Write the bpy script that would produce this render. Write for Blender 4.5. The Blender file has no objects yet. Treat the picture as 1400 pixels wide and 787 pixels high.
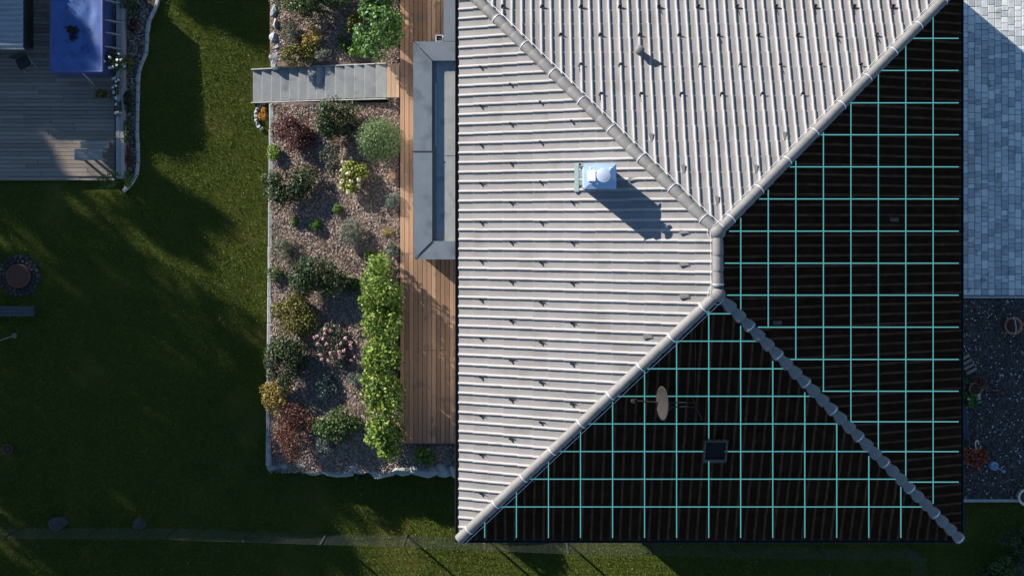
import bpy, bmesh, math, random
import numpy as np
from mathutils import Vector, Matrix

random.seed(7)
rng = np.random.default_rng(11)
sc = bpy.context.scene
COL = sc.collection
R = math.radians

# ------------------------------------------------------------------ camera
CAM_Z = 39.1            # metres above the terrace
F_PX = 1670.0           # focal length in pixels of the 1400 px wide photograph
NX, NY = 700.0, 305.0   # the point straight below the drone
cam_d = bpy.data.cameras.new('camera')
cam = bpy.data.objects.new('camera', cam_d)
COL.objects.link(cam)
cam.location = (0, 0, CAM_Z)
cam_d.sensor_width = 36.0
cam_d.lens = F_PX / 1400.0 * 36.0
cam_d.shift_x = (700 - NX) / 1400.0
cam_d.shift_y = -(393.5 - NY) / 1400.0
cam_d.clip_start = 0.5
cam_d.clip_end = 2000
sc.camera = cam

# ------------------------------------------------------------------ light
SUN_EL, SUN_AZ = 15.2, 50.0      # elevation; degrees from +Y towards -X
world = bpy.data.worlds.new('World')
sc.world = world
world.use_nodes = True
wt = world.node_tree
sky = wt.nodes.new('ShaderNodeTexSky')
sky.sky_type = 'NISHITA'
sky.sun_disc = False
sky.sun_elevation = R(SUN_EL)
sky.sun_rotation = R(-SUN_AZ)
sky.ozone_density = 3.5
sky.dust_density = 0.0
sky.air_density = 1.0
wt.nodes['Background'].inputs[1].default_value = 0.08
wt.links.new(sky.outputs[0], wt.nodes['Background'].inputs[0])
sun_d = bpy.data.lights.new('sun', 'SUN')
sun_d.energy = 5.0
sun_d.angle = R(0.5)
sun_d.color = (1.0, 0.93, 0.82)
sun = bpy.data.objects.new('sun', sun_d)
COL.objects.link(sun)
SUN = Vector((-math.sin(R(SUN_AZ)) * math.cos(R(SUN_EL)), math.cos(R(SUN_AZ)) * math.cos(R(SUN_EL)), math.sin(R(SUN_EL))))
sun.rotation_euler = SUN.to_track_quat('Z', 'Y').to_euler()
sc.view_settings.view_transform = 'Standard'
sc.view_settings.look = 'None'
sc.view_settings.exposure = 1.55
sc.view_settings.gamma = 1.0
sc.view_settings.use_curve_mapping = False

# ------------------------------------------------------------------ helpers
def P(px, py, z):
    """a surveyed point: plan position read off the aerial photograph at height z"""
    s = (CAM_Z - z) / F_PX
    return Vector(((px - NX) * s, (NY - py) * s, z))

def on_plane(px, py, p0, n):
    d = Vector(((px - NX) / F_PX, (NY - py) / F_PX, -1.0))
    o = Vector((0, 0, CAM_Z))
    return o + d * ((p0 - o).dot(n) / d.dot(n))

def smooth(a, b, x):
    t = min(1.0, max(0.0, (x - a) / (b - a)))
    return t * t * (3 - 2 * t)

def link(o, parent=None):
    COL.objects.link(o)
    if parent is not None:
        o.parent = parent
    return o

def tag(o, label=None, cat=None, group=None, kind=None):
    if label: o['label'] = label
    if cat: o['category'] = cat
    if group: o['group'] = group
    if kind: o['kind'] = kind
    return o

def empty(name, label=None, cat=None, group=None, loc=(0, 0, 0)):
    o = bpy.data.objects.new(name, None)
    o.empty_display_size = 0.2
    COL.objects.link(o)
    o.location = loc
    return tag(o, label, cat, group)

def arr_mesh(name, V, F, mats=(), mi=None, smooth_=False):
    """numpy arrays -> mesh, every face with the same number of corners"""
    V = np.asarray(V, dtype=np.float32); F = np.asarray(F, dtype=np.int32)
    me = bpy.data.meshes.new(name)
    k = F.shape[1]
    me.vertices.add(len(V)); me.vertices.foreach_set('co', V.ravel())
    me.loops.add(F.size); me.loops.foreach_set('vertex_index', F.ravel())
    me.polygons.add(len(F))
    me.polygons.foreach_set('loop_start', np.arange(0, F.size, k, dtype=np.int32))
    if mi is not None:
        me.polygons.foreach_set('material_index', np.asarray(mi, dtype=np.int32))
    if smooth_:
        me.polygons.foreach_set('use_smooth', np.ones(len(F), dtype=bool))
    for m in mats: me.materials.append(m)
    me.update(calc_edges=True)
    return me

class MB:
    """collects simple solids into one mesh"""
    def __init__(self): self.v = []; self.f = []
    def add(self, vs, fs):
        b = len(self.v); self.v += [Vector(p) for p in vs]; self.f += [[i + b for i in q] for q in fs]
        return self
    def box(self, c, s, rz=0.0, bev=0.0, M=None):
        cx, cy, cz = c; x, y, z = s[0] / 2, s[1] / 2, s[2] / 2
        if bev <= 0:
            vs = [(-x, -y, -z), (x, -y, -z), (x, y, -z), (-x, y, -z), (-x, -y, z), (x, -y, z), (x, y, z), (-x, y, z)]
            fs = [(3, 2, 1, 0), (4, 5, 6, 7), (0, 1, 5, 4), (1, 2, 6, 5), (2, 3, 7, 6), (3, 0, 4, 7)]
        else:
            b = min(bev, x * .9, y * .9, z * 1.8)
            vs = [(-x, -y, -z), (x, -y, -z), (x, y, -z), (-x, y, -z),
                  (-x, -y, z - b), (x, -y, z - b), (x, y, z - b), (-x, y, z - b),
                  (-x + b, -y + b, z), (x - b, -y + b, z), (x - b, y - b, z), (-x + b, y - b, z)]
            fs = [(3, 2, 1, 0), (8, 9, 10, 11)]
            for i in range(4):
                j = (i + 1) % 4
                fs += [(i, j, j + 4, i + 4), (i + 4, j + 4, j + 8, i + 8)]
        T = Matrix.Translation((cx, cy, cz)) @ Matrix.Rotation(rz, 4, 'Z')
        if M is not None: T = T @ M
        return self.add([T @ Vector(p) for p in vs], fs)
    def poly(self, pts, z0, z1):
        """prism over a plan polygon (counter-clockwise)"""
        n = len(pts)
        vs = [(p[0], p[1], z0) for p in pts] + [(p[0], p[1], z1) for p in pts]
        fs = [tuple(range(n - 1, -1, -1)), tuple(range(n, 2 * n))]
        fs += [(i, (i + 1) % n, (i + 1) % n + n, i + n) for i in range(n)]
        return self.add(vs, fs)
    def tube(self, pts, r, seg=8, r2=None, cap=True):
        pts = [Vector(p) for p in pts]; n = len(pts); vs = []; fs = []
        for i, p in enumerate(pts):
            d = (pts[min(i + 1, n - 1)] - pts[max(i - 1, 0)]).normalized()
            a = d.orthogonal().normalized() if abs(d.z) > .99 else d.cross(Vector((0, 0, 1))).normalized()
            b = d.cross(a)
            rr = r if r2 is None else r + (r2 - r) * i / max(1, n - 1)
            vs += [p + (a * math.cos(t) + b * math.sin(t)) * rr for t in [2 * math.pi * k / seg for k in range(seg)]]
        for i in range(n - 1):
            for k in range(seg):
                fs.append((i * seg + k, i * seg + (k + 1) % seg, (i + 1) * seg + (k + 1) % seg, (i + 1) * seg + k))
        if cap:
            fs += [tuple(range(seg - 1, -1, -1)), tuple(range((n - 1) * seg, n * seg))]
        return self.add(vs, fs)
    def lathe(self, c, prof, seg=20):
        """prof: list of (radius, z)"""
        vs = []; fs = []; n = len(prof)
        for r, z in prof:
            vs += [(c[0] + r * math.cos(2 * math.pi * k / seg), c[1] + r * math.sin(2 * math.pi * k / seg), c[2] + z) for k in range(seg)]
        for i in range(n - 1):
            for k in range(seg):
                fs.append((i * seg + k, i * seg + (k + 1) % seg, (i + 1) * seg + (k + 1) % seg, (i + 1) * seg + k))
        fs += [tuple(range(seg - 1, -1, -1)), tuple(range((n - 1) * seg, n * seg))]
        return self.add(vs, fs)
    def mesh(self, name, mat, smooth_=False):
        me = bpy.data.meshes.new(name)
        me.from_pydata([tuple(p) for p in self.v], [], [tuple(q) for q in self.f])
        bm = bmesh.new(); bm.from_mesh(me); bmesh.ops.recalc_face_normals(bm, faces=bm.faces); bm.to_mesh(me); bm.free()
        for m in (mat if isinstance(mat, (list, tuple)) else [mat]): me.materials.append(m)
        if smooth_:
            me.polygons.foreach_set('use_smooth', [True] * len(me.polygons))
        me.update()
        return me
    def build(self, name, mat, parent=None, smooth_=False, M=None):
        o = link(bpy.data.objects.new(name, self.mesh(name, mat, smooth_)), parent)
        if M is not None: o.matrix_basis = M
        return o

# ------------------------------------------------------------------ materials
def new_mat(name):
    m = bpy.data.materials.new(name); m.use_nodes = True
    nt = m.node_tree
    return m, nt, nt.nodes['Principled BSDF']

def rgba(c): return (c[0], c[1], c[2], 1)

def ramp_mat(name, c1, c2, scale=6.0, rough=.8, bump=0.0, bscale=60.0, island=0.0, metallic=0.0, stretch=None, detail=6.0, c3=None, s3=1.2, obj_rand=0.0, spec=.4, c3lo=.55):
    """two colours mixed by world noise, optional blotches (c3), random per piece, and fine bump"""
    m, nt, b = new_mat(name)
    N, L = nt.nodes, nt.links
    geo = N.new('ShaderNodeNewGeometry')
    vec = geo.outputs['Position']
    if stretch:
        mp = N.new('ShaderNodeMapping'); mp.inputs['Scale'].default_value = stretch
        L.new(vec, mp.inputs['Vector']); vec = mp.outputs[0]
    nz = N.new('ShaderNodeTexNoise'); nz.inputs['Scale'].default_value = scale; nz.inputs['Detail'].default_value = detail; nz.inputs['Roughness'].default_value = .65
    L.new(vec, nz.inputs['Vector'])
    mr = N.new('ShaderNodeMapRange'); mr.inputs[1].default_value = .3; mr.inputs[2].default_value = .7
    L.new(nz.outputs['Fac'], mr.inputs[0])
    mix = N.new('ShaderNodeMix'); mix.data_type = 'RGBA'
    mix.inputs['A'].default_value = rgba(c1); mix.inputs['B'].default_value = rgba(c2)
    fac = mr.outputs[0]
    if island > 0:
        mm = N.new('ShaderNodeMix'); mm.data_type = 'FLOAT'; mm.inputs[0].default_value = island
        L.new(fac, mm.inputs[2]); L.new(geo.outputs['Random Per Island'], mm.inputs[3]); fac = mm.outputs[0]
    if obj_rand > 0:
        oi = N.new('ShaderNodeObjectInfo')
        mm = N.new('ShaderNodeMix'); mm.data_type = 'FLOAT'; mm.inputs[0].default_value = obj_rand
        L.new(fac, mm.inputs[2]); L.new(oi.outputs['Random'], mm.inputs[3]); fac = mm.outputs[0]
    L.new(fac, mix.inputs['Factor'])
    col = mix.outputs['Result']
    if c3 is not None:
        n3 = N.new('ShaderNodeTexNoise'); n3.inputs['Scale'].default_value = s3; n3.inputs['Detail'].default_value = 5
        L.new(geo.outputs['Position'], n3.inputs['Vector'])
        r3 = N.new('ShaderNodeMapRange'); r3.inputs[1].default_value = c3lo; r3.inputs[2].default_value = c3lo + .17
        L.new(n3.outputs['Fac'], r3.inputs[0])
        m3 = N.new('ShaderNodeMix'); m3.data_type = 'RGBA'; m3.inputs['B'].default_value = rgba(c3)
        L.new(r3.outputs[0], m3.inputs['Factor']); L.new(col, m3.inputs['A']); col = m3.outputs['Result']
    L.new(col, b.inputs['Base Color'])
    b.inputs['Roughness'].default_value = rough
    b.inputs['Metallic'].default_value = metallic
    b.inputs['Specular IOR Level'].default_value = spec
    if bump > 0:
        nb = N.new('ShaderNodeTexNoise'); nb.inputs['Scale'].default_value = bscale; nb.inputs['Detail'].default_value = 4
        L.new(vec, nb.inputs['Vector'])
        bp = N.new('ShaderNodeBump'); bp.inputs['Strength'].default_value = bump; bp.inputs['Distance'].default_value = .02
        L.new(nb.outputs['Fac'], bp.inputs['Height']); L.new(bp.outputs[0], b.inputs['Normal'])
    return m

def leaf_mat(name, c1, c2, trans=.2, rough=.55, c3=None, patch=0.0):
    m, nt, b = new_mat(name)
    N, L = nt.nodes, nt.links
    geo = N.new('ShaderNodeNewGeometry')
    cr = N.new('ShaderNodeValToRGB')
    cr.color_ramp.elements[0].color = rgba(c1); cr.color_ramp.elements[1].color = rgba(c2)
    if c3 is not None:
        e = cr.color_ramp.elements.new(.93); e.color = rgba(c2); cr.color_ramp.elements[-1].color = rgba(c3)
    if patch > 0:
        nz = N.new('ShaderNodeTexNoise'); nz.inputs['Scale'].default_value = 1.1; nz.inputs['Detail'].default_value = 7; nz.inputs['Roughness'].default_value = .7
        L.new(geo.outputs['Position'], nz.inputs['Vector'])
        mr = N.new('ShaderNodeMapRange'); mr.inputs[1].default_value = .33; mr.inputs[2].default_value = .67
        L.new(nz.outputs['Fac'], mr.inputs[0])
        mm = N.new('ShaderNodeMix'); mm.data_type = 'FLOAT'; mm.inputs[0].default_value = patch
        L.new(geo.outputs['Random Per Island'], mm.inputs[2]); L.new(mr.outputs[0], mm.inputs[3]); L.new(mm.outputs[0], cr.inputs['Fac'])
    else:
        L.new(geo.outputs['Random Per Island'], cr.inputs['Fac'])
    L.new(cr.outputs[0], b.inputs['Base Color'])
    b.inputs['Roughness'].default_value = rough
    b.inputs['Specular IOR Level'].default_value = .35
    if trans > 0:
        tr = N.new('ShaderNodeBsdfTranslucent'); L.new(cr.outputs[0], tr.inputs['Color'])
        ms = N.new('ShaderNodeMixShader'); ms.inputs[0].default_value = trans
        L.new(b.outputs[0], ms.inputs[1]); L.new(tr.outputs[0], ms.inputs[2])
        L.new(ms.outputs[0], N['Material Output'].inputs['Surface'])
    return m

M = {}
M['tile'] = ramp_mat('concrete_tile', (.145, .139, .140), (.205, .196, .195), 2.2, .75, .25, 90, island=.4, obj_rand=.35, c3=(.135, .129, .125), s3=.9, spec=.3, c3lo=.54)
def speckle(m, col, scale, lo, amt):
    nt = m.node_tree; N, L = nt.nodes, nt.links; b = N['Principled BSDF']
    src = b.inputs['Base Color'].links[0].from_socket
    geo = N.new('ShaderNodeNewGeometry'); nz = N.new('ShaderNodeTexNoise'); nz.inputs['Scale'].default_value = scale; nz.inputs['Detail'].default_value = 3
    L.new(geo.outputs['Position'], nz.inputs['Vector'])
    mr = N.new('ShaderNodeMapRange'); mr.inputs[1].default_value = lo; mr.inputs[2].default_value = lo + .06; mr.inputs[4].default_value = amt
    L.new(nz.outputs['Fac'], mr.inputs[0])
    mx = N.new('ShaderNodeMix'); mx.data_type = 'RGBA'; mx.inputs['B'].default_value = rgba(col)
    L.new(mr.outputs[0], mx.inputs['Factor']); L.new(src, mx.inputs['A']); L.new(mx.outputs['Result'], b.inputs['Base Color'])
speckle(M['tile'], (.10, .10, .085), 7.0, .66, .35)
speckle(M['tile'], (.36, .355, .34), 16.0, .68, .4)
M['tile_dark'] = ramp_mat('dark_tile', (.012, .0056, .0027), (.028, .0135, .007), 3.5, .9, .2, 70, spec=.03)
M['crest'] = ramp_mat('pale_tile_crest', (.222, .213, .213), (.288, .277, .274), 3.2, .75, .2, 90, island=.3, obj_rand=.25, c3=(.19, .182, .174), s3=1.3, spec=.3, c3lo=.6)  # rib faces in a paler tone than the tile pan
speckle(M['crest'], (.16, .156, .142), 8.0, .66, .3)
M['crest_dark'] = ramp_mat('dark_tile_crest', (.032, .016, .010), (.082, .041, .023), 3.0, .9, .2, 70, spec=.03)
M['cap'] = ramp_mat('ridge_concrete', (.11, .107, .106), (.155, .15, .148), 5, .7, .2, 80, obj_rand=.3)
M['under'] = ramp_mat('roof_felt', (.02, .018, .018), (.03, .027, .025), 3, .9)
M['steel'] = ramp_mat('bright_steel', (.75, .75, .76), (.85, .85, .86), 20, .35, metallic=.6)
M['hook'] = ramp_mat('black_steel', (.012, .012, .014), (.03, .03, .032), 20, .5)
M['gutter'] = ramp_mat('dark_gutter', (.02, .022, .026), (.035, .036, .042), 4, .5)
M['render'] = ramp_mat('white_render', (.7, .69, .66), (.78, .77, .74), 3, .9, .1, 40)
M['flash'] = ramp_mat('grey_sheet_metal', (.115, .132, .15), (.14, .158, .176), 2.5, .6, .05, 30, spec=.3, c3=(.085, .10, .112), s3=1.7, c3lo=.53)
speckle(M['flash'], (.20, .21, .21), 11.0, .68, .5)
M['seam'] = ramp_mat('seam', (.02, .022, .026), (.03, .03, .035), 5, .8)
M['flatroof'] = ramp_mat('flat_roof_concrete', (.21, .22, .215), (.28, .285, .275), 3, .9, .3, 90, c3=(.16, .165, .16), s3=2.5, spec=.2)
M['flatstrip'] = ramp_mat('flat_roof_gravel', (.14, .14, .13), (.2, .2, .18), 40, .95, .5, 120)
M['teal'] = ramp_mat('teal_strip_added_glow', (.20, .58, .45), (.22, .61, .47), 5, .5)
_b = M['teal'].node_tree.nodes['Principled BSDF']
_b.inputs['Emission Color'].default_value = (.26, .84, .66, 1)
_b.inputs['Emission Strength'].default_value = .075  # glow added so the strips stay bright on the shaded slopes
M['zinc'] = ramp_mat('chimney_zinc', (.26, .36, .50), (.34, .44, .58), 4, .4, metallic=.2, c3=(.19, .32, .50), s3=2.0)
M['cowl'] = ramp_mat('cowl_zinc', (.40, .46, .54), (.48, .54, .62), 5, .4, metallic=.2)
M['zincwhite'] = ramp_mat('chimney_plate', (.8, .8, .8), (.86, .86, .86), 6, .5)
M['galv'] = ramp_mat('weathered_flashing', (.10, .14, .14), (.20, .25, .245), 18, .6, metallic=.3)
M['vent'] = ramp_mat('vent_grey', (.10, .097, .094), (.15, .146, .142), 8, .6)
M['deck'] = ramp_mat('deck_plank', (.125, .072, .044), (.33, .20, .122), 3.0, .7, .3, 60, stretch=(14, .7, 14), obj_rand=.75, spec=.3)
speckle(M['deck'], (.10, .075, .06), 2.2, .6, .6)
M['decknew'] = ramp_mat('fresh_plank', (.30, .19, .12), (.38, .25, .16), 3.0, .7, .3, 60, stretch=(14, .7, 14), obj_rand=.4)
M['stone_step'] = ramp_mat('slate_step', (.15, .16, .165), (.225, .23, .23), 3.0, .8, .25, 40, obj_rand=.35, c3=(.12, .13, .145), s3=2.2)
M['stringer'] = ramp_mat('stair_edge', (.2, .2, .2), (.28, .28, .27), 6, .8, .2)
M['mulch'] = ramp_mat('mulch_soil', (.05, .034, .028), (.15, .10, .082), 28, .95, .8, 60)
M['chip'] = ramp_mat('bark_chip', (.045, .034, .028), (.33, .255, .205), 9, .85, island=.85)
M['rock'] = ramp_mat('grey_rock', (.13, .145, .15), (.29, .30, .30), 4, .9, .6, 18, obj_rand=.35, c3=(.10, .11, .11), s3=3.0)
M['darkrock'] = ramp_mat('dark_rock', (.015, .014, .014), (.04, .037, .035), 5, .9, .6, 18, obj_rand=.4)
M['palerock'] = ramp_mat('pale_rock', (.13, .145, .15), (.30, .30, .28), 4, .9, .6, 16, obj_rand=.35, c3=(.10, .12, .125), s3=4.0)
M['kerb'] = ramp_mat('kerb_concrete', (.22, .22, .21), (.33, .33, .31), 6, .9, .3, 40)
M['soil'] = ramp_mat('garden_soil', (.03, .02, .016), (.075, .05, .038), 20, .95, .7, 60)
M['lawn'] = ramp_mat('lawn_ground', (.022, .030, .005), (.050, .060, .008), 12, .95, .8, 50, c3=(.07, .062, .014), s3=.5, spec=.1)
M['paver'] = ramp_mat('granite_paver', (.20, .225, .25), (.60, .60, .58), 5, .8, .4, 50, obj_rand=.7, spec=.3)
M['paverstuff'] = ramp_mat('granite_paver_far', (.20, .225, .25), (.60, .60, .58), 5, .8, .4, 50, island=.7)
speckle(M['paver'], (.17, .17, .16), 3.0, .6, .6)
M['joint'] = ramp_mat('joint_sand', (.10, .10, .10), (.16, .155, .15), 20, .95)
M['gravel'] = ramp_mat('dark_gravel_bed', (.018, .013, .011), (.045, .034, .03), 60, .95, .8, 90)
M['pebble'] = ramp_mat('dark_pebble', (.022, .017, .015), (.12, .10, .09), 12, .8, island=.9)
M['whitepebble'] = ramp_mat('white_pebble', (.35, .36, .36), (.65, .65, .62), 12, .8, island=.8)
M['greywood'] = ramp_mat('weathered_board', (.12, .098, .083), (.25, .21, .175), 3, .85, .4, 50, stretch=(.7, 16, 16), obj_rand=.5, spec=.2)
M['sleeper'] = ramp_mat('weathered_sleeper', (.20, .19, .185), (.33, .315, .30), 3, .85, .4, 50, stretch=(16, .7, 16), obj_rand=.4)
M['tablewood'] = ramp_mat('table_board', (.16, .145, .13), (.27, .25, .225), 3, .85, .4, 50, stretch=(.7, 16, 16), obj_rand=.5)
M['poolblue'] = ramp_mat('pool_cover_blue', (.022, .055, .17), (.033, .08, .23), 1.5, .45, .15, 8, c3=(.017, .036, .17), s3=.8)
speckle(M['poolblue'], (.022, .035, .08), 4.0, .62, .6)
M['poolside'] = ramp_mat('pool_liner_side', (.04, .052, .15), (.05, .065, .18), 3, .5)
M['poolleg'] = ramp_mat('pool_leg', (.2, .2, .24), (.25, .25, .29), 8, .5)
M['shedroof'] = ramp_mat('shed_sheet', (.16, .17, .18), (.22, .23, .24), 3, .6, obj_rand=.2)
M['blackwood'] = ramp_mat('black_boards', (.012, .011, .011), (.022, .02, .02), 8, .85)
M['deadleaf'] = leaf_mat('dead_leaf', (.05, .035, .012), (.19, .11, .035), 0.1)
M['yellowleaf'] = leaf_mat('fallen_yellow_leaf', (.12, .09, .025), (.30, .25, .11), 0.1)
M['brick'] = ramp_mat('fire_brick', (.07, .024, .017), (.10, .038, .026), 7, .9, .4, 30, obj_rand=.3)
M['fence'] = ramp_mat('fence_wire', (.03, .034, .034), (.05, .055, .055), 8, .45, metallic=.3)
M['post'] = ramp_mat('fence_post', (.02, .022, .024), (.035, .036, .04), 8, .5)
M['bark'] = ramp_mat('bark', (.06, .045, .035), (.12, .09, .07), 9, .95, .8, 20)
M['dish'] = ramp_mat('dish_grey', (.022, .0205, .0205), (.03, .028, .028), 5, .6, spec=.1)
M['hatchglass'] = ramp_mat('hatch_glass', (.008, .008, .01), (.011, .011, .013), 3, .6, spec=.05)
M['hatchframe'] = ramp_mat('hatch_frame', (.05, .03, .022), (.07, .045, .035), 8, .7)
M['terracotta'] = ramp_mat('terracotta', (.22, .10, .06), (.3, .14, .08), 12, .85, .2)
M['whitepot'] = ramp_mat('glazed_pot', (.45, .43, .39), (.55, .53, .48), 8, .5)
M['bluecan'] = ramp_mat('blue_plastic', (.12, .2, .3), (.16, .25, .36), 6, .4)
M['bluewood'] = ramp_mat('blue_plank', (.03, .03, .042), (.05, .05, .068), 4, .8, stretch=(16, .8, 16))
M['brownwood'] = ramp_mat('brown_slat', (.13, .105, .09), (.2, .165, .14), 4, .8, obj_rand=.5)
M['whiteflower'] = leaf_mat('white_petal', (.6, .58, .5), (.75, .74, .68), .1)
M['pinkflower'] = leaf_mat('pink_petal', (.36, .17, .2), (.52, .3, .32), .1)
M['creamflower'] = leaf_mat('cream_petal', (.42, .36, .22), (.58, .50, .34), .1)
M['tanflower'] = leaf_mat('tan_seedhead', (.36, .22, .13), (.50, .33, .21), .1)
M['grassblade'] = leaf_mat('grass_blade', (.027, .052, .004), (.145, .205, .020), .4, .7, c3=(.24, .22, .06), patch=.55)

# ------------------------------------------------------------------ ground
LAWN_Z = -1.6
def lawn_z(px):
    return LAWN_Z + 1.46 * smooth(450, 1200, px)
def lawn_zX(X):
    return lawn_z(NX + X * F_PX / (CAM_Z + 1.2))

def grid_sheet(name, xs, ys, zf, mat, kind='structure'):
    V = [(x, y, zf(x, y)) for y in ys for x in xs]
    nx = len(xs)
    F = [(j * nx + i, j * nx + i + 1, (j + 1) * nx + i + 1, (j + 1) * nx + i) for j in range(len(ys) - 1) for i in range(nx - 1)]
    o = link(bpy.data.objects.new(name, arr_mesh(name, V, F, [mat], smooth_=True)))
    o['kind'] = kind
    return o

xs = [-400, -150, -60, -30] + [x * .5 for x in range(-38, 50)] + [30, 60, 150, 400]
ys = [-400, -150, -60, -30] + [y * .5 for y in range(-30, 40)] + [30, 60, 150, 400]
def lz(x, y):
    z = lawn_zX(x)
    return z + .03 * math.sin(x * .9 + 1) * math.sin(y * .7) if abs(x) < 30 and abs(y) < 30 else z
ground = grid_sheet('lawn', xs, ys, lz, M['lawn'])

# raised planting bed along the house
BX0, BX1 = 367.0, 546.0
def bed_z(px, py):
    z = -1.05 + .93 * min(1.0, max(0.0, (px - BX0) / (BX1 - BX0)))
    return z - .35 * smooth(590, 650, py) * (1 - .3 * smooth(500, 620, px))
def bed_sheet():
    pys = np.arange(-70, 649, 7.0); V = []; F = []
    pxs = np.arange(BX0 + 2, 628, 7.0); n = len(pxs)
    for py in pys:
        for px in pxs:
            z = bed_z(px, py) + .03 * math.sin(px * .11 + py * .05) * math.sin(py * .13)
            V.append(P(px, py, z))
    for j in range(len(pys) - 1):
        for i in range(n - 1):
            if pxs[i + 1] > 552 and pys[j] < 600: continue
            if 84 < pys[j] < 137 and pxs[i] < 524: continue
            a = j * n + i
            F.append((a + n, a + n + 1, a + 1, a))
    o = link(bpy.data.objects.new('planting_bed', arr_mesh('planting_bed', [tuple(v) for v in V], F, [M['mulch']], smooth_=True)))
    o['kind'] = 'structure'
    return o
bed_sheet()

def in_stairs(px, py): return 340 < px < 530 and 84 < py < 142

def scatter_flat(name, pts, sizes, mat, thick=.35, tilt=.5, kind='stuff', aspect=2.0):
    """many little flat chips (box without bottom reduced to a bent quad pair)"""
    n = len(pts)
    pts = np.asarray(pts); sizes = np.asarray(sizes)
    a = rng.uniform(0, 2 * np.pi, n)
    t = np.stack([np.cos(a), np.sin(a), rng.normal(0, tilt, n)], 1); t /= np.linalg.norm(t, axis=1)[:, None]
    b = np.stack([-np.sin(a), np.cos(a), rng.normal(0, tilt, n)], 1); b /= np.linalg.norm(b, axis=1)[:, None]
    up = np.cross(t, b)
    L = sizes[:, None] * t * .5 * aspect ** .5; W = sizes[:, None] * b * .5 / aspect ** .5
    H = up * sizes[:, None] * thick * .5
    V = np.concatenate([pts - L - W, pts + L - W * .7, pts + L * .9 + W, pts - L * .8 + W * .9, pts + H], 0)
    i = np.arange(n)
    F = np.concatenate([np.stack([i, i + n, i + 4 * n], 1), np.stack([i + n, i + 2 * n, i + 4 * n], 1), np.stack([i + 2 * n, i + 3 * n, i + 4 * n], 1), np.stack([i + 3 * n, i, i + 4 * n], 1)], 0)
    o = link(bpy.data.objects.new(name, arr_mesh(name, V, F, [mat])))
    o['kind'] = kind
    return o

def bed_chips():
    pts = []; sz = []
    while len(pts) < 46000:
        px = random.uniform(BX0 + 3, 625); py = random.uniform(-40, 646)
        if px > 545 and py < 606: continue
        if in_stairs(px, py): continue
        p = P(px, py, bed_z(px, py) + .03 * math.sin(px * .11 + py * .05) * math.sin(py * .13) + .012)
        pts.append(tuple(p)); sz.append(random.uniform(.022, .055))
    o = scatter_flat('bark_mulch', pts, sz, M['chip'], .5, .45)
    o['label'] = 'pinkish brown bark mulch covering the planting bed'
    return o
bed_chips()

# ------------------------------------------------------------------ house
EZ, RZ = 2.8, 6.1
se = F_PX / (CAM_Z - EZ); sr = F_PX / (CAM_Z - RZ)
XW, XE = (629 - NX) / se, (1311 - NX) / se
YS, YN = (NY - 735) / se, (NY + 22) / se
RX = (981 - NX) / sr
AY1, AY2 = (NY - 317) / sr, (NY - 402) / sr
NW, NE, SE, SW = Vector((XW, YN, EZ)), Vector((XE, YN, EZ)), Vector((XE, YS, EZ)), Vector((XW, YS, EZ))
A1, A2 = Vector((RX, AY1, RZ)), Vector((RX, AY2, RZ))

house = empty('house', 'large hipped roof house with grey tiled and dark gridded slopes beside the timber deck', 'house', loc=((XW + XE) / 2, (YS + YN) / 2, -1.7))
HI = Matrix.Translation(-house.location)
def part_of(o, parent):
    """parent keeping the world placement"""
    o.parent = parent
    o.matrix_parent_inverse = parent.matrix_world.inverted() if parent.matrix_world != Matrix() else Matrix()
    return o
bpy.context.view_layer.update()
def hpart(mb, name, mat, parent, smooth_=False):
    o = mb.build(name, mat, None, smooth_)
    o.parent = parent
    if parent is house: o.matrix_parent_inverse = HI
    return o

INS = .45
wall = MB(); t = .3
x0, x1, y0, y1 = XW + INS, XE - INS, YS + INS, YN - INS
yc_ = P(0, 547, -1.4).y; xc_ = 2.4      # unseen corner set back to shape the sunlit edge on the lawn
for (a, b, c, d) in ((xc_, x1, y0, y0 + t), (x0, x1, y1 - t, y1), (x0, x0 + t, yc_, y1 - t), (x1 - t, x1, y0 + t, y1 - t), (x0 + t, xc_ + t, yc_, yc_ + t), (xc_, xc_ + t, y0 + t, yc_)):
    wall.box(((a + b) / 2, (c + d) / 2, .5), (b - a, d - c, 4.4))
hpart(wall, 'wall', M['render'], house)
roof_mb = MB()
dz = Vector((0, 0, .02))
roof_mb.add([NW - dz, NE - dz, SE - dz, SW - dz, A1 - dz, A2 - dz], [(0, 3, 5, 4), (3, 2, 5), (2, 1, 4, 5), (1, 0, 4), (0, 1, 2, 3)])
roof = hpart(roof_mb, 'roof', M['under'], house)

def frame(A, B, C):
    U = (B - A).normalized()
    V = (C - A) - U * (C - A).dot(U); V.normalize()
    N = U.cross(V)
    return U, V, N
SLOPES = {'W': (NW, SW, A2, A1), 'S': (SW, SE, A2, A2), 'E': (SE, NE, A1, A2), 'N': (NE, NW, A1, A1)}
TW, TL = .2842, .482
PROF = [(0, 0), (.30, -.002), (.52, .001), (.565, .022), (.61, .042), (.68, .052), (.76, .050), (.82, .036), (.87, .008), (1.0, .0)]
def tile_local():
    """one interlocking roof tile, u across, v up the slope"""
    v = []; f = []; n = len(PROF)
    for vv, lift in ((-.012, .046), (TL + .02, .002)):
        for u, h in PROF: v.append((u * TW, vv, h + lift))
    for u, h in PROF: v.append((u * TW, -.012, h + .046 - .034))
    for i in range(n - 1):
        f.append((i, i + 1, n + i + 1, n + i)); f.append((2 * n + i, 2 * n + i + 1, i + 1, i))
    return v, f
tv, tf = tile_local()
CREST = [1 if 3 <= (q // 2) <= 6 else 0 for q in range(len(tf))]
full = []          # (camera distance, matrix, slope)
stuffV = []; stuffF = []; stuffM = []
base = np.array(tv); basef = np.array(tf)
nv = 0
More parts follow.
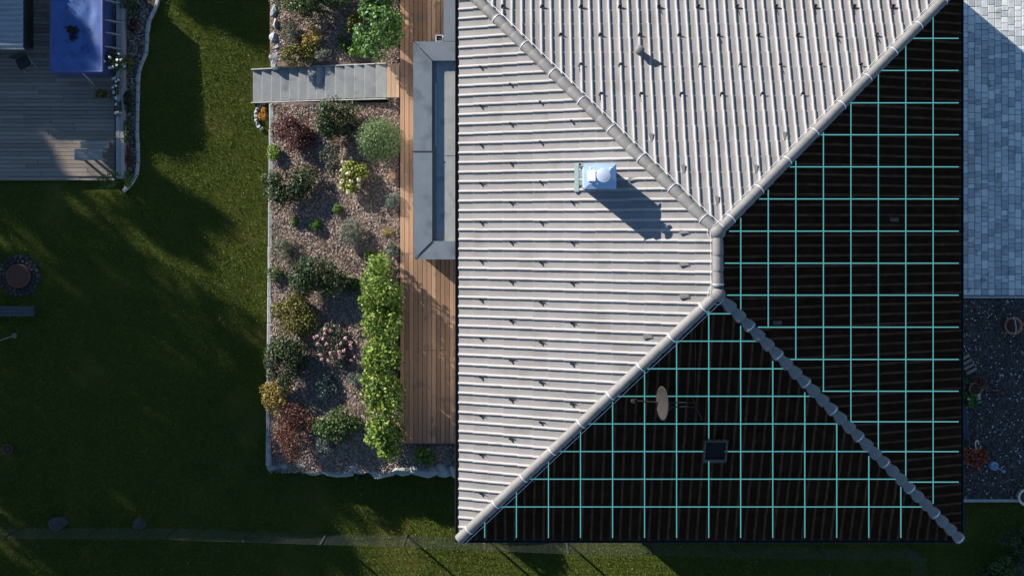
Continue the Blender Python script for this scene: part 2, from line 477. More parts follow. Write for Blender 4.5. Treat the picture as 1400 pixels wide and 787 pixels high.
for key, (A, B, C, D) in SLOPES.items():
    U, V, N = frame(A, B, C)
    poly = [Vector(((q - A).dot(U), (q - A).dot(V))) for q in (A, B, C, D)]
    Lu = (B - A).length; H = poly[2].y
    nu, nvv = int(Lu / TW) + 1, int(H / TL) + 1
    def clipsides(u, v):     # signed distances to the two hips
        r = []
        for a, b in ((poly[1], poly[2]), (poly[3], poly[0])):
            e = b - a; r.append(e.x * (v - a.y) - e.y * (u - a.x))
        return r
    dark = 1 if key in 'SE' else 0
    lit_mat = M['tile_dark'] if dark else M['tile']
    shared = None
    for j in range(nvv):
        for i in range(nu):
            u0, v0 = i * TW, j * TL
            cs = [clipsides(u0 + du, v0 + dv) for du in (0, TW) for dv in (-.012, TL + .02)]
            if max(c[0] for c in cs) < 0 or max(c[1] for c in cs) < 0 or v0 > H: continue
            jit = Matrix.Rotation(random.uniform(-.009, .009), 4, 'Z') @ Matrix.Translation((random.uniform(-.004, .004), random.uniform(-.006, .006), random.uniform(-.003, .003)))
            F4 = Matrix((( U.x, V.x, N.x, 0), (U.y, V.y, N.y, 0), (U.z, V.z, N.z, 0), (0, 0, 0, 1)))
            o3 = A + U * u0 + V * v0
            MW = Matrix.Translation(o3) @ F4 @ jit
            whole = min(min(c) for c in cs) > 0 and u0 + TW < Lu + .02 and v0 + TL + .02 < H
            if whole and not dark:
                c = o3 + V * .2
                inview = abs(c.x) < 17 and (NY - c.y * F_PX / (CAM_Z - c.z)) > -3
                if inview:
                    full.append(((Vector((0, 0, CAM_Z)) - c).length, MW, key)); continue
            if whole:
                W = np.array(MW)
                vv = base @ W[:3, :3].T + W[:3, 3]
                stuffV.append(vv); stuffF.append(basef + nv); nv += len(vv); stuffM += [dark * 2 + c_ for c_ in CREST]
            else:
                bm = bmesh.new()
                bv = [bm.verts.new(p) for p in tv]
                for q, c_ in zip(tf, CREST): bm.faces.new([bv[k] for k in q]).material_index = c_
                for a, b in ((poly[1], poly[2]), (poly[2], poly[3]), (poly[3], poly[0])):
                    e = b - a
                    if e.length < .01: continue
                    nrm = Vector((e.y, -e.x, 0)).normalized()
                    bmesh.ops.bisect_plane(bm, geom=bm.verts[:] + bm.edges[:] + bm.faces[:], plane_co=(a.x - u0, a.y - v0, 0), plane_no=nrm, clear_outer=True)
                    if not bm.faces: break
                if bm.faces:
                    bmesh.ops.triangulate(bm, faces=bm.faces[:])
                    bm.verts.index_update()
                    vv = np.array([tuple(MW @ x.co) for x in bm.verts])
                    ff = [[x.index for x in q.verts] for q in bm.faces]
                    ff = np.array([q + [q[-1]] for q in ff])
                    tri_v = vv; stuffV.append(tri_v); stuffF.append(('t', ff[:, :3] + nv)); nv += len(vv); stuffM += [dark * 2 + q.material_index for q in bm.faces]
                bm.free()
full.sort(key=lambda q: q[0])
tile_me = bpy.data.meshes.new('roof_tile'); tile_me.from_pydata(tv, [], tf); tile_me.materials.append(M['tile']); tile_me.materials.append(M['crest']); tile_me.polygons.foreach_set('material_index', CREST); tile_me.update()
def set_smooth_by_angle(me, ang):
    me.polygons.foreach_set('use_smooth', [True] * len(me.polygons))
    try: me.set_sharp_from_angle(angle=ang)
    except Exception: pass
set_smooth_by_angle(tile_me, R(50))
for d, MW, key in full[:300]:
    o = bpy.data.objects.new('roof_tile', tile_me); COL.objects.link(o); o.parent = roof; o.matrix_basis = MW
for d, MW, key in full[300:]:
    W = np.array(MW); vv = base @ W[:3, :3].T + W[:3, 3]
    stuffV.append(vv); stuffF.append(basef + nv); nv += len(vv); stuffM += CREST
allF = []
for q in stuffF:
    allF += q[1].tolist() if isinstance(q, tuple) else q.tolist()
sm = bpy.data.meshes.new('roof_tiles'); sm.from_pydata(np.concatenate(stuffV).tolist(), [], allF)
[sm.materials.append(M[q]) for q in ('tile', 'crest', 'tile_dark', 'crest_dark')]; sm.polygons.foreach_set('material_index', stuffM)
set_smooth_by_angle(sm, R(50)); sm.update()
o = bpy.data.objects.new('roof_tiles', sm); COL.objects.link(o); o.parent = roof; o['kind'] = 'stuff'

# ridge and hip caps, clamps
def cap_mesh(r1=.168, r2=.104, L=.455, seg=10):
    """half-round tapered ridge tile along +Y, wide collar at the low end"""
    v = []; f = []; n = seg + 1
    rings = [(0.0, r1 - .03), (0.0, r1 - .006), (.03, r1), (.12, r1 - .001), (L * .7, r2 + .016), (L, r2)]
    for y, r in rings:
        for k in range(n):
            a = math.pi * (-.06 + 1.12 * k / seg)
            v.append((r * math.cos(a), y, r * .92 * math.sin(a)))
    for i in range(len(rings) - 1):
        for k in range(seg):
            f.append((i * n + k, i * n + k + 1, (i + 1) * n + k + 1, (i + 1) * n + k))
    me = bpy.data.meshes.new('ridge_cap'); me.from_pydata(v, [], f); me.materials.append(M['cap'])
    bm = bmesh.new(); bm.from_mesh(me); bmesh.ops.recalc_face_normals(bm, faces=bm.faces); bm.to_mesh(me); bm.free()
    set_smooth_by_angle(me, R(45)); me.update()
    return me
cap_me = cap_mesh(.158, .138); cap_knob = cap_mesh(.172, .098)
def clamp_mesh():
    v = []; f = []; seg = 12; n = seg + 1
    for y, r in ((-.011, .158), (-.011, .170), (.011, .170), (.011, .158)):
        for k in range(n):
            a = math.pi * (-.1 + 1.2 * k / seg); v.append((r * math.cos(a), y, r * .92 * math.sin(a)))
    for i in range(3):
        for k in range(seg): f.append((i * n + k, i * n + k + 1, (i + 1) * n + k + 1, (i + 1) * n + k))
    me = bpy.data.meshes.new('ridge_clamp'); me.from_pydata(v, [], f); me.materials.append(M['steel']); me.update()
    return me
clamp_me = clamp_mesh()
def axis_frame(a, b):
    y = (b - a).normalized(); x = y.cross(Vector((0, 0, 1))).normalized(); z = x.cross(y)
    return Matrix(((x.x, y.x, z.x, 0), (x.y, y.y, z.y, 0), (x.z, y.z, z.z, 0), (0, 0, 0, 1)))
def caps(a, b, me=None, pitch=.415, trim0=0.0, trim1=.2, clamp_every=3, ph=1):
    F4 = axis_frame(a, b); d = (b - a); L = d.length - trim0 - trim1; d.normalize()
    n = max(1, round(L / pitch)); st = L / n
    for i in range(n):
        p = a + d * (trim0 + i * st) + Vector((0, 0, .035))
        tiltm = Matrix.Rotation(R(-1.4), 4, 'X') @ Matrix.Rotation(random.uniform(-.015, .015), 4, 'Z')
        o = bpy.data.objects.new('ridge_cap', me or cap_me); COL.objects.link(o); o.parent = roof
        o.matrix_basis = Matrix.Translation(p) @ F4 @ tiltm @ Matrix.Diagonal((1, st / .415, 1, 1))
        if i % clamp_every == ph:
            c = bpy.data.objects.new('ridge_clamp', clamp_me); COL.objects.link(c); c.parent = roof
            c.matrix_basis = Matrix.Translation(p + d * .07) @ F4
caps(NW, A1, trim0=-.05); caps(NE, A1, trim0=-.05, ph=2); caps(SW, A2, trim0=-.05, ph=1); caps(SE, A2, cap_knob, trim0=-.05, ph=0)
caps(A2, A1, trim0=.2, trim1=.2, ph=0)
for a in (A1, A2):
    mb = MB(); mb.lathe(a + Vector((0, 0, -.06)), [(.225, 0), (.225, .05), (.21, .12), (.165, .19), (.10, .235), (.03, .25)], 20)
    hpart(mb, 'ridge_hub', M['cap'], roof, True)
# lightning wire along the hips
def wire(pts, name='lightning_wire', r=.008, mat='steel', parent=roof):
    mb = MB(); mb.tube(pts, r, 6); return hpart(mb, name, M[mat], parent)
def offs(a, b, side, up, n=14):
    d = (b - a); x = d.normalized().cross(Vector((0, 0, 1))).normalized()
    return [a + d * (i / n) + x * side + Vector((0, 0, up + .012 * math.sin(i * 2.3))) for i in range(n + 1)]
wire(offs(NW, A1, -.20, .10)); wire(offs(NE, A1, .20, .10)); wire(offs(SW, A2, .21, .08)); wire(offs(A2, A1, -.2, .09, 5))
wire([A2 + Vector((.28 * math.cos(a), .28 * math.sin(a), .02)) for a in [R(90 + 20 * k) for k in range(11)]])
wire([A1 + Vector((.28 * math.cos(a), .28 * math.sin(a), .02)) for a in [R(100 + 20 * k) for k in range(7)]])

# eaves gutters
for (a, b, nrm) in ((NW, SW, (-1, 0)), (SW, SE, (0, -1)), (SE, NE, (1, 0)), (NE, NW, (0, 1))):
    n = Vector((nrm[0], nrm[1], 0)); d = (b - a).normalized()
    mb = MB(); prof = [(-.01, .0), (.0, -.09), (.05, -.13), (.11, -.12), (.145, -.06), (.15, .0), (.14, .0), (.105, -.10), (.05, -.115), (.01, -.08)]
    vs = []; fs = []
    for q in (a - d * .15, b + d * .15):
        for o_, z_ in prof: vs.append(q + n * (o_ + .0) + Vector((0, 0, z_ - .02)))
    m_ = len(prof)
    for k in range(m_ - 1): fs.append((k, k + 1, m_ + k + 1, m_ + k))
    mb.add(vs, fs); hpart(mb, 'gutter', M['gutter'], house)

# ------------------------------------------------------------------ roof fittings
PL = {}
for key, (A, B, C, D) in SLOPES.items():
    U, V, N = frame(A, B, C); PL[key] = (A, U, V, N)
def roof_pt(key, px, py, h=.06):
    A, U, V, N = PL[key]
    return on_plane(px, py, A + N * h, N)
def slope_m(key, p):
    A, U, V, N = PL[key]
    return Matrix(((U.x, V.x, N.x, p.x), (U.y, V.y, N.y, p.y), (U.z, V.z, N.z, p.z), (0, 0, 0, 1)))
# snow hooks
hm = MB()
hm.box((0, .03, .0), (.035, .16, .012)); hm.box((0, -.045, .055), (.075, .022, .10)); hm.box((-.03, -.02, .05), (.012, .06, .02)); hm.box((.03, -.005, .035), (.012, .07, .02)); hm.tube([(0, -.05, .1), (.045, -.02, .05), (.05, .03, .02)], .012, 5); hm.box((0.0, .14, .02), (.012, .1, .008))
hook_me = hm.mesh('snow_hook', M['hook'])
hooks = []
for y, xs_ in ((10.7, [688] + [741.5 + 53.3 * i for i in range(10)]), (49.6, [767 + 54 * i for i in range(9)]), (90.5, [794 + 54.7 * i for i in range(8)]), (130.5, [821.7 + 55.2 * i for i in range(6)])):
    hooks += [('N', x, y) for x in xs_]
hooks += [('W', 658, 91.5 + 52.9 * i) for i in range(12)] + [('W', 699, 115 + 53.8 * i) for i in range(10)] + [('W', 740, 139 + 54.7 * i) for i in range(9)] + [('W', 782.5, 165 + 55.2 * i) for i in range(8)]
for key, x, y in hooks:
    if key == 'W' and 780 < x < 800 and 215 < y < 262: continue
    o = bpy.data.objects.new('snow_hook', hook_me); COL.objects.link(o); o.parent = roof
    o.matrix_basis = slope_m(key, roof_pt(key, x, y, .045)) @ Matrix.Rotation(random.uniform(-.25, .25), 4, 'Z') @ Matrix.Diagonal((.8, .85, .7, 1) if key == 'W' else (1.25, 1.2, .8, 1))
# vent tiles: raised hooded scoop
vm = MB()
vm.add([(-.07, -.12, 0), (.07, -.12, 0), (.06, .14, 0), (-.06, .14, 0), (-.06, -.12, .075), (.06, -.12, .075), (.03, .1, .02), (-.03, .1, .02)],
       [(0, 1, 5, 4), (1, 2, 6, 5), (2, 3, 7, 6), (3, 0, 4, 7), (4, 5, 6, 7)])
vent_me = vm.mesh('vent_tile', M['vent']); vent_dark = vm.mesh('vent_tile', M['hatchframe'])
for key, x, y in (('W', 936, 317), ('W', 936, 361), ('W', 936, 405), ('N', 890, 189), ('N', 934, 232), ('N', 980, 275), ('N', 1072.6, 187), ('N', 1033, 232), ('W', 866, 245), ('W', 886, 460), ('E', 1222, 300), ('E', 1062, 441)):
    o = bpy.data.objects.new('vent_tile', vent_dark if key == 'E' else vent_me); COL.objects.link(o); o.parent = roof
    o.matrix_basis = slope_m(key, roof_pt(key, x, y, .035)) @ Matrix.Diagonal((.95, 1.0, .9, 1))
# vent pipe on the north slope
p = roof_pt('N', 873, 71, .0)
mb = MB(); mb.lathe(p - Vector((0, 0, .05)), [(.10, 0), (.10, .32), (.125, .33), (.135, .36), (.135, .44), (.115, .465), (.02, .475)], 20)
hpart(mb, 'vent_pipe', M['vent'], house, True)

# chimney
cz_top = 5.95
ctop = P(820.5, 241, cz_top)
CW, CD = .76, .58
ch = MB(); ch.box((ctop.x - .02, ctop.y, (cz_top + 3.7) / 2 - .05), (CW, CD, cz_top - 3.7 - .1))
chim = hpart(ch, 'chimney', M['zinc'], house)
def cpart(mb, name, mat, sm_=False):
    o = mb.build(name, mat, None, sm_); o.parent = chim; return o
mb = MB()   # cap plate with shallow hipped top
w, d_ = .44, .345
c = ctop
vs = [(c.x - w, c.y - d_, cz_top - .07), (c.x + w, c.y - d_, cz_top - .07), (c.x + w, c.y + d_, cz_top - .07), (c.x - w, c.y + d_, cz_top - .07),
      (c.x - w, c.y - d_, cz_top - .02), (c.x + w, c.y - d_, cz_top - .02), (c.x + w, c.y + d_, cz_top - .02), (c.x - w, c.y + d_, cz_top - .02),
      (c.x - .12, c.y - .06, cz_top + .05), (c.x + .22, c.y - .06, cz_top + .05), (c.x + .22, c.y + .10, cz_top + .05), (c.x - .12, c.y + .10, cz_top + .05)]
fs = [(3, 2, 1, 0), (8, 9, 10, 11)] + [(i, (i + 1) % 4, (i + 1) % 4 + 4, i + 4) for i in range(4)] + [(i + 4, (i + 1) % 4 + 4, (i + 1) % 4 + 8, i + 8) for i in range(4)]
mb.add(vs, fs); cpart(mb, 'chimney_cap', M['zinc'])
mb = MB(); mb.box((c.x - .235, c.y, cz_top + .10), (.20, .275, .16), bev=.01); cpart(mb, 'flue_plate', M['zincwhite'])
mb = MB(); mb.lathe((c.x + .075, c.y + .01, cz_top + .02), [(.11, 0), (.11, .14), (.10, .15)], 20); cpart(mb, 'flue_pipe', M['steel'], True)
mb = MB(); mb.lathe((c.x + .075, c.y + .01, cz_top + .24), [(.185, 0), (.19, .02), (.18, .03), (.09, .045), (.02, .05)], 28); cpart(mb, 'rain_cowl', M['cowl'], False)
for a in (30, 150, 270):
    q = Vector((c.x + .075 + .12 * math.cos(R(a)), c.y + .01 + .12 * math.sin(R(a)), cz_top + .1))
    mb = MB(); mb.tube([q, q + Vector((0, 0, .16))], .012, 6); cpart(mb, 'cowl_leg', M['steel'])
for sx, sy in ((-.27, .22), (.28, .21), (-.24, -.20), (-.08, -.2)):
    mb = MB(); mb.lathe((c.x + sx, c.y + sy, cz_top - .01), [(.028, 0), (.028, .03), (.01, .045)], 10); cpart(mb, 'bolt', M['steel'], True)
# lead apron and straps on the low side of the chimney
q = roof_pt('W', 789, 243, .07)
A_, U_, V_, N_ = PL['W']
mb = MB(); mb.box((0, 0, 0), (.83, .16, .05), bev=.02)
o = mb.build('lead_apron', M['galv']); o.parent = chim; o.matrix_basis = slope_m('W', q)
for yy in (229, 254):
    q = roof_pt('W', 796, yy, .10)
    mb = MB(); mb.box((0, 0, 0), (.05, .14, .04)); o = mb.build('chimney_strap', M['hook']); o.parent = chim; o.matrix_basis = slope_m('W', q)
q = roof_pt('W', 793, 240, .06)
mb = MB(); mb.box((0, .05, 0), (.56, .3, .04)); o = mb.build('chimney_flashing', M['flash']); o.parent = chim; o.matrix_basis = slope_m('W', q)

# roof hatch on the south slope
q = roof_pt('S', 978, 615, .12)
hatch = empty('roof_hatch'); hatch.parent = house; hatch.matrix_parent_inverse = HI; hatch.matrix_basis = slope_m('S', q)
MB().box((0, 0, -.02), (.54, .58, .05), bev=.01).build('hatch_pane', M['hatchglass'], hatch)
for cx, cy, sx, sy in ((0, .32, .70, .055), (0, -.32, .70, .055), (-.31, 0, .055, .58), (.31, 0, .055, .58)):
    MB().box((cx, cy, 0), (sx, sy, .10), bev=.01).build('hatch_frame', M['hatchframe'], hatch)
for cx in (-.2, .05, .22): MB().box((cx, .36, .03), (.09, .05, .05), bev=.01).build('hinge', M['hatchframe'], hatch)
MB().box((0, -.40, -.03), (.66, .1, .02)).build('apron', M['hook'], hatch)

# ------------------------------------------------------------------ teal grids on the dark slopes
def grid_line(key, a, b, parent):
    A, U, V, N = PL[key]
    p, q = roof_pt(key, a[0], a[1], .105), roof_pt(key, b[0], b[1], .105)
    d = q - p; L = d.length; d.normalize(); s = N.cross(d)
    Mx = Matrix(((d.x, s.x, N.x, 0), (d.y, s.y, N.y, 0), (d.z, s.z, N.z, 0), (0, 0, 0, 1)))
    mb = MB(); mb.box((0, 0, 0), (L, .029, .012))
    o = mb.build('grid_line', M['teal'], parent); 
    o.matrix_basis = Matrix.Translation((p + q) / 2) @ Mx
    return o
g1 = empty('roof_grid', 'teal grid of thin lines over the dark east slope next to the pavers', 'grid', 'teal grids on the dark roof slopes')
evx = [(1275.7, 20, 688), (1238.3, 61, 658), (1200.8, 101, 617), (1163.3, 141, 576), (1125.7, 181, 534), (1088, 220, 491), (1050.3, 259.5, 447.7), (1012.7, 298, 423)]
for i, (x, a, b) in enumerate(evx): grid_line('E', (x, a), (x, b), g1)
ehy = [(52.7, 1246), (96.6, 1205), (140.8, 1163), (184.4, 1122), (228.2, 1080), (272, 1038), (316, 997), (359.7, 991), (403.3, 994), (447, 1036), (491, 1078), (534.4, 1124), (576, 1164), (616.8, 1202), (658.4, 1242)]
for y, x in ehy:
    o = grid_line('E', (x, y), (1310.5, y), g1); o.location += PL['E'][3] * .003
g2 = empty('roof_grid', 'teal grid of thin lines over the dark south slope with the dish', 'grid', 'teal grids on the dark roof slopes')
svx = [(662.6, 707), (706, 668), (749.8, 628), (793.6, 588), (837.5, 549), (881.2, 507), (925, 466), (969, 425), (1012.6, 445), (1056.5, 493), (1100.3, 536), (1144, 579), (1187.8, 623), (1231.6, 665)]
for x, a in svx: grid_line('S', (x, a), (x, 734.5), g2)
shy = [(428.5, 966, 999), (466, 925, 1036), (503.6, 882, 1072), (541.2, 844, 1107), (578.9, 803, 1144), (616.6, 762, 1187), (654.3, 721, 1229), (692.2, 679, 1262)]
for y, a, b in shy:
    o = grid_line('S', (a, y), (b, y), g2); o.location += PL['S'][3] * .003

# ------------------------------------------------------------------ satellite dish on the south slope
dp = roof_pt('S', 940, 551, .05)
dish = empty('satellite_dish', 'grey satellite dish with feed arm mounted on the dark gridded slope', 'satellite dish', loc=dp)
def dpt(px, py, h): return roof_pt('S', px, py, h) - dp
mb = MB(); c0 = dpt(905, 551, .64); seg = 24; vs = []; fs = []
ax = Vector((-1, 0, .28)).normalized(); e1 = Vector((0, 1, 0)); e2 = ax.cross(e1)
rings = [(0.0, -.10), (.15, -.09), (.3, -.06), (.42, -.02), (.47, .0), (.47, -.02), (.42, -.04), (.3, -.08), (.15, -.11)]
for r, dd in rings:
    vs += [c0 + ax * dd + (e1 * math.cos(2 * math.pi * k / seg) * (r + .001) + e2 * math.sin(2 * math.pi * k / seg) * (r * .9 + .001)) for k in range(seg)]
for i in range(len(rings) - 1):
    for k in range(seg): fs.append((i * seg + k, i * seg + (k + 1) % seg, (i + 1) * seg + (k + 1) % seg, (i + 1) * seg + k))
mb.add(vs, fs); mb.build('reflector', M['dish'], dish, True)
MB().tube([dpt(903, 550, .3), dpt(866, 547.5, .45)], .022, 8).build('feed_arm', M['dish'], dish)
mb = MB(); f0 = dpt(866, 547.5, .47); mb.box(f0, (.13, .08, .09), bev=.015); mb.box(f0 + Vector((0, .0, .06)), (.05, .12, .05)); mb.build('feed_horn', M['dish'], dish)
mb = MB(); mb.box(dpt(913, 557, .36), (.2, .09, .12), bev=.02); mb.tube([dpt(905, 556, .36), dpt(917, 557, .36)], .035, 8); mb.build('back_bracket', M['dish'], dish)
mb = MB(); mb.tube([dpt(911, 545, .38), dpt(914, 550, .38), dpt(916, 557, .36), dpt(914, 562, .3)], .02, 6); mb.build('bracket_hoop', M['dish'], dish)
MB().tube([dpt(913, 550, .36), dpt(948, 550, .12)], .018, 8).build('mast', M['dish'], dish)
MB().tube([dpt(913, 555.5, .36), dpt(952, 556, .12)], .018, 8).build('mast', M['dish'], dish)
MB().tube([dpt(947, 544, .1), dpt(951, 555, .1), dpt(960, 573, .1)], .018, 8).build('stay', M['dish'], dish)
MB().tube([dpt(950, 541, .1), dpt(951, 500, .1), dpt(950, 440, .1)], .008, 5).build('cable', M['hook'], dish)

# ------------------------------------------------------------------ flat roofed bay on the west side
BZ = 2.55
bay = empty('bay_annex', 'flat roofed bay with grey metal parapet standing between deck and tiled roof', 'annex', loc=P(595, 205, 0))
BO = bay.location.copy()
def bpart(mb, name, mat):
    o = mb.build(name, mat); o.parent = bay; o.location = -BO; return o
def pp(lst, z): return [tuple(P(x, y, z)[:2]) for x, y in lst][::-1]
k_ = 1.0
mb = MB(); q0, q1 = P(567, 353, BZ), P(640, 58, BZ); mb.box(((q0.x + q1.x) / 2, (q0.y + q1.y) / 2, (BZ - .3) / 2), (q1.x - q0.x, q1.y - q0.y, BZ - .3)); bpart(mb, 'wall', M['render'])
mb = MB(); q0, q1 = P(608, 57.5, BZ), P(640, -60, BZ); mb.box(((q0.x + q1.x) / 2, (q0.y + q1.y) / 2, (BZ - .3) / 2), (q1.x - q0.x, q1.y - q0.y, BZ - .3)); bpart(mb, 'wall', M['render'])
mb = MB(); mb.poly(pp([(589, 81), (636, 81), (636, 333), (589, 333)], BZ - .13), BZ - .29, BZ - .13); bpart(mb, 'flat_roof', M['flatroof'])
mb = MB(); mb.poly(pp([(589, 79), (597, 79), (597, 332), (589, 332)], BZ - .125), BZ - .15, BZ - .115); bpart(mb, 'gravel_strip', M['flatstrip'])
mb = MB(); mb.poly(pp([(594.5, 114), (597.5, 114), (597.5, 200), (594.5, 200)], BZ - .09), BZ - .15, BZ - .09); bpart(mb, 'cable_channel', M['kerb'])
mb = MB(); mb.poly(pp([(597.5, 212.2), (636, 212.2), (636, 212.8), (597.5, 212.8)], BZ - .125), BZ - .15, BZ - .124); bpart(mb, 'membrane_seam', M['flatstrip'])
for poly_ in ([(565, 57.5), (590.5, 83.5), (590.5, 206.5), (565, 206.5)], [(565, 207.5), (590.8, 207.5), (590.8, 329), (566, 354)], [(566.5, 57), (606, 57), (636, 57), (636, 83), (591.2, 83)], [(567, 354.5), (591.3, 329.5), (636, 329.5), (636, 354.5)], [(606.5, -60), (636, -60), (636, 56.4), (606.5, 56.4)]):
    mb = MB(); mb.poly(pp(poly_, BZ), BZ - .24, BZ); bpart(mb, 'parapet_cap', M['flash'])
mb = MB(); mb.box(P(578, 207, BZ), (.58, .035, .02)); bpart(mb, 'cap_seam', M['seam'])
a_, b_ = P(567, 353, BZ + .001), P(591, 329.3, BZ + .001)
mb = MB(); mb.tube([a_, b_], .018, 6); bpart(mb, 'mitre_seam', M['seam'])
a_, b_ = P(567, 58.5, BZ - .003), P(591, 83, BZ - .003)
mb = MB(); mb.tube([a_, b_], .014, 6); bpart(mb, 'mitre_seam', M['seam'])
mb = MB(); g = P(601, 53.5, BZ - .2); mb.box(g, (.16, .12, .3)); bpart(mb, 'rain_hopper', M['hook'])
for dx, dy, sx, sy in ((-.1, 0, .03, .16), (.0, .085, .2, .025)):
    mb = MB(); mb.box(g + Vector((dx, dy, .02)), (sx, sy, .3)); bpart(mb, 'hopper_rim', M['steel'])

# ------------------------------------------------------------------ timber deck
deck = empty('timber_deck', 'reddish brown timber deck of long planks between planting bed and house', 'deck', loc=P(580, 480, -.2))
DO = deck.location.copy()
def dpart(mb, name, mat, parent=deck, O=DO):
    o = mb.build(name, mat); o.parent = parent; o.location = -O; return o
PW = 6.15
xk = 547.0; ends = {}
i = 0
while xk < 640:
    y0_ = -60.0; y1_ = 606.0
    cuts = sorted([random.choice([20, 33, 60, 100, 178, 346.5, 346.5, 478, 478, 478, 545]) + random.uniform(-.3, .3) for _ in range(2)])
    cuts = [y0_] + [c_ for k2, c_ in enumerate(cuts) if k2 == 0 or c_ - cuts[k2 - 1] > 40] + [y1_]
    for a, b in zip(cuts[:-1], cuts[1:]):
        if xk > 566 and b < 345 and a > 60: continue
        p0, p1 = P(xk + .25, b - .25, 0), P(xk + PW - .35, a + .25, 0)
        mb = MB(); mb.box(((p0.x + p1.x) / 2, (p0.y + p1.y) / 2, -.014 + random.uniform(-.002, .002)), (p1.x - p0.x, p1.y - p0.y, .028), bev=.004)
        dpart(mb, 'plank', M['deck'])
    xk += PW; i += 1
for k3 in range(3):     # landing at the top of the stairs
    p0, p1 = P(529.5 + 5.6 * k3, 133.5, 0), P(529.5 + 5.6 * k3 + 5.1, 87.5, 0)
    mb = MB(); mb.box(((p0.x + p1.x) / 2, (p0.y + p1.y) / 2, -.012), (p1.x - p0.x, p1.y - p0.y, .028), bev=.004); dpart(mb, 'landing_plank', M['decknew'])
p0, p1 = P(548, 604, -.1), P(640, -60, -.1)
mb = MB(); mb.box(((p0.x + p1.x) / 2, (p0.y + p1.y) / 2, -.13), (p1.x - p0.x, p1.y - p0.y, .16)); dpart(mb, 'joists', M['blackwood'])

# ------------------------------------------------------------------ stone stairs
stx = [345.7, 357.7, 370.9, 382.9, 395.2, 408, 420.6, 432, 444.4, 457.8, 471, 483.8, 498, 513.6, 529]
stairs = empty('garden_stairs', 'straight flight of grey slate steps from lawn up to the timber deck', 'stairs', loc=P(437, 117, -1.6))
SO = stairs.location.copy()
for i in range(14):
    z = -1.6 + (i + .75) * 1.58 / 14
    ya = 96.0 + (87.8 - 96.0) * i / 13.; yb = 139.3 + (133.6 - 139.3) * i / 13.
    p0, p1 = P(stx[i] + .35, yb, z), P(stx[i + 1] + 1.0, ya, z)
    mb = MB(); mb.box(((p0.x + p1.x) / 2, (p0.y + p1.y) / 2, z - .04), (p1.x - p0.x, p1.y - p0.y, .075), rz=random.uniform(-.008, .008), bev=.008); o = dpart(mb, 'step', M['stone_step'], stairs, SO)
    mb = MB(); mb.box(((p0.x + p1.x) / 2 + .02, (p0.y + p1.y) / 2, z - .14), (p1.x - p0.x - .03, p1.y - p0.y - .04, .12)); dpart(mb, 'riser', M['kerb'], stairs, SO)
for ya, yb in ((95.0, 86.6), (140.4, 134.9)):
    a, b = P(345, ya, -1.5), P(529, yb, .03)
    mb = MB(); d = b - a; L = d.length
    x_ = d.normalized(); y_ = Vector((0, 0, 1)).cross(x_).normalized(); z_ = x_.cross(y_)
    Mx = Matrix(((x_.x, y_.x, z_.x), (x_.y, y_.y, z_.y), (x_.z, y_.z, z_.z))).to_4x4()
    mb.box((a + b) / 2 - Vector((0, 0, .10)), (L, .03, .26), M=Mx); dpart(mb, 'stringer', M['stringer'], stairs, SO)

# ------------------------------------------------------------------ rocks
def rock_mesh(name, mat, seed, flat=.6):
    r = random.Random(seed)
    bm = bmesh.new(); bmesh.ops.create_icosphere(bm, subdivisions=2, radius=1)
    ps = [Vector((r.gauss(0, 1), r.gauss(0, 1), r.gauss(0, 1))).normalized() for _ in range(9)]
    ds = [r.uniform(.5, .78) for _ in ps]
    for v in bm.verts:
        for n, d in zip(ps, ds):
            e = v.co.dot(n) - d
            if e > 0: v.co -= n * e
        v.co += Vector((r.gauss(0, .03), r.gauss(0, .03), r.gauss(0, .03)))
        v.co.z *= flat
    me = bpy.data.meshes.new(name); bm.to_mesh(me); bm.free(); me.materials.append(mat)
    return me
edge = empty('stone_edging', 'row of pale split boulders retaining the mulch bed beside the lawn', 'edging', loc=P(490, 645, -1.6))
EO = edge.location.copy()
x = 367.0; kk = 0
while x < 622:
    w = random.choice([20, 34, 46, 27]); w = min(w, 626 - x)
    yc = 637 + (x - 367) / 258 * 6 + random.uniform(-2, 2); z = bed_z(x, 640) - .02
    c = P(x + w / 2, yc, z - .12)
    o = bpy.data.objects.new('stone', rock_mesh('stone', M['palerock' if kk % 4 else 'rock'], 100 + kk)); COL.objects.link(o); o.parent = edge
    o.location = c - EO; o.scale = (w / 41 / 1.3, random.uniform(.26, .36), .5); o.rotation_euler = (random.uniform(-.25, .25), random.uniform(-.2, .2), random.uniform(-.12, .12))
    x += w * random.uniform(.8, .95); kk += 1
kb = empty('kerb_stones', 'thin grey kerb slabs separating the mulch bed from the lawn', 'kerb', loc=P(367, 380, -1.6)); KO = kb.location.copy()
y = 142.0; kk = 0
while y < 632:
    h = random.uniform(30, 48); xx = 371.0 - 5.0 * (y - 140) / 500
    p0, p1 = P(xx - 3, min(y + h - .6, 636), -1.03), P(xx + random.uniform(2.2, 3.6), y, -1.03)
    mb = MB(); mb.box(((p0.x + p1.x) / 2, (p0.y + p1.y) / 2, -1.32), (p1.x - p0.x, p1.y - p0.y, .6), rz=random.uniform(-.02, .02), bev=.02); dpart(mb, 'kerb_slab', M['rock'], kb, KO)
    y += h; kk += 1
ub = empty('boulder_edge', 'stack of dark grey boulders at the bed edge above the stairs', 'edging', loc=P(377, 50, -1.6)); UO = ub.location.copy()
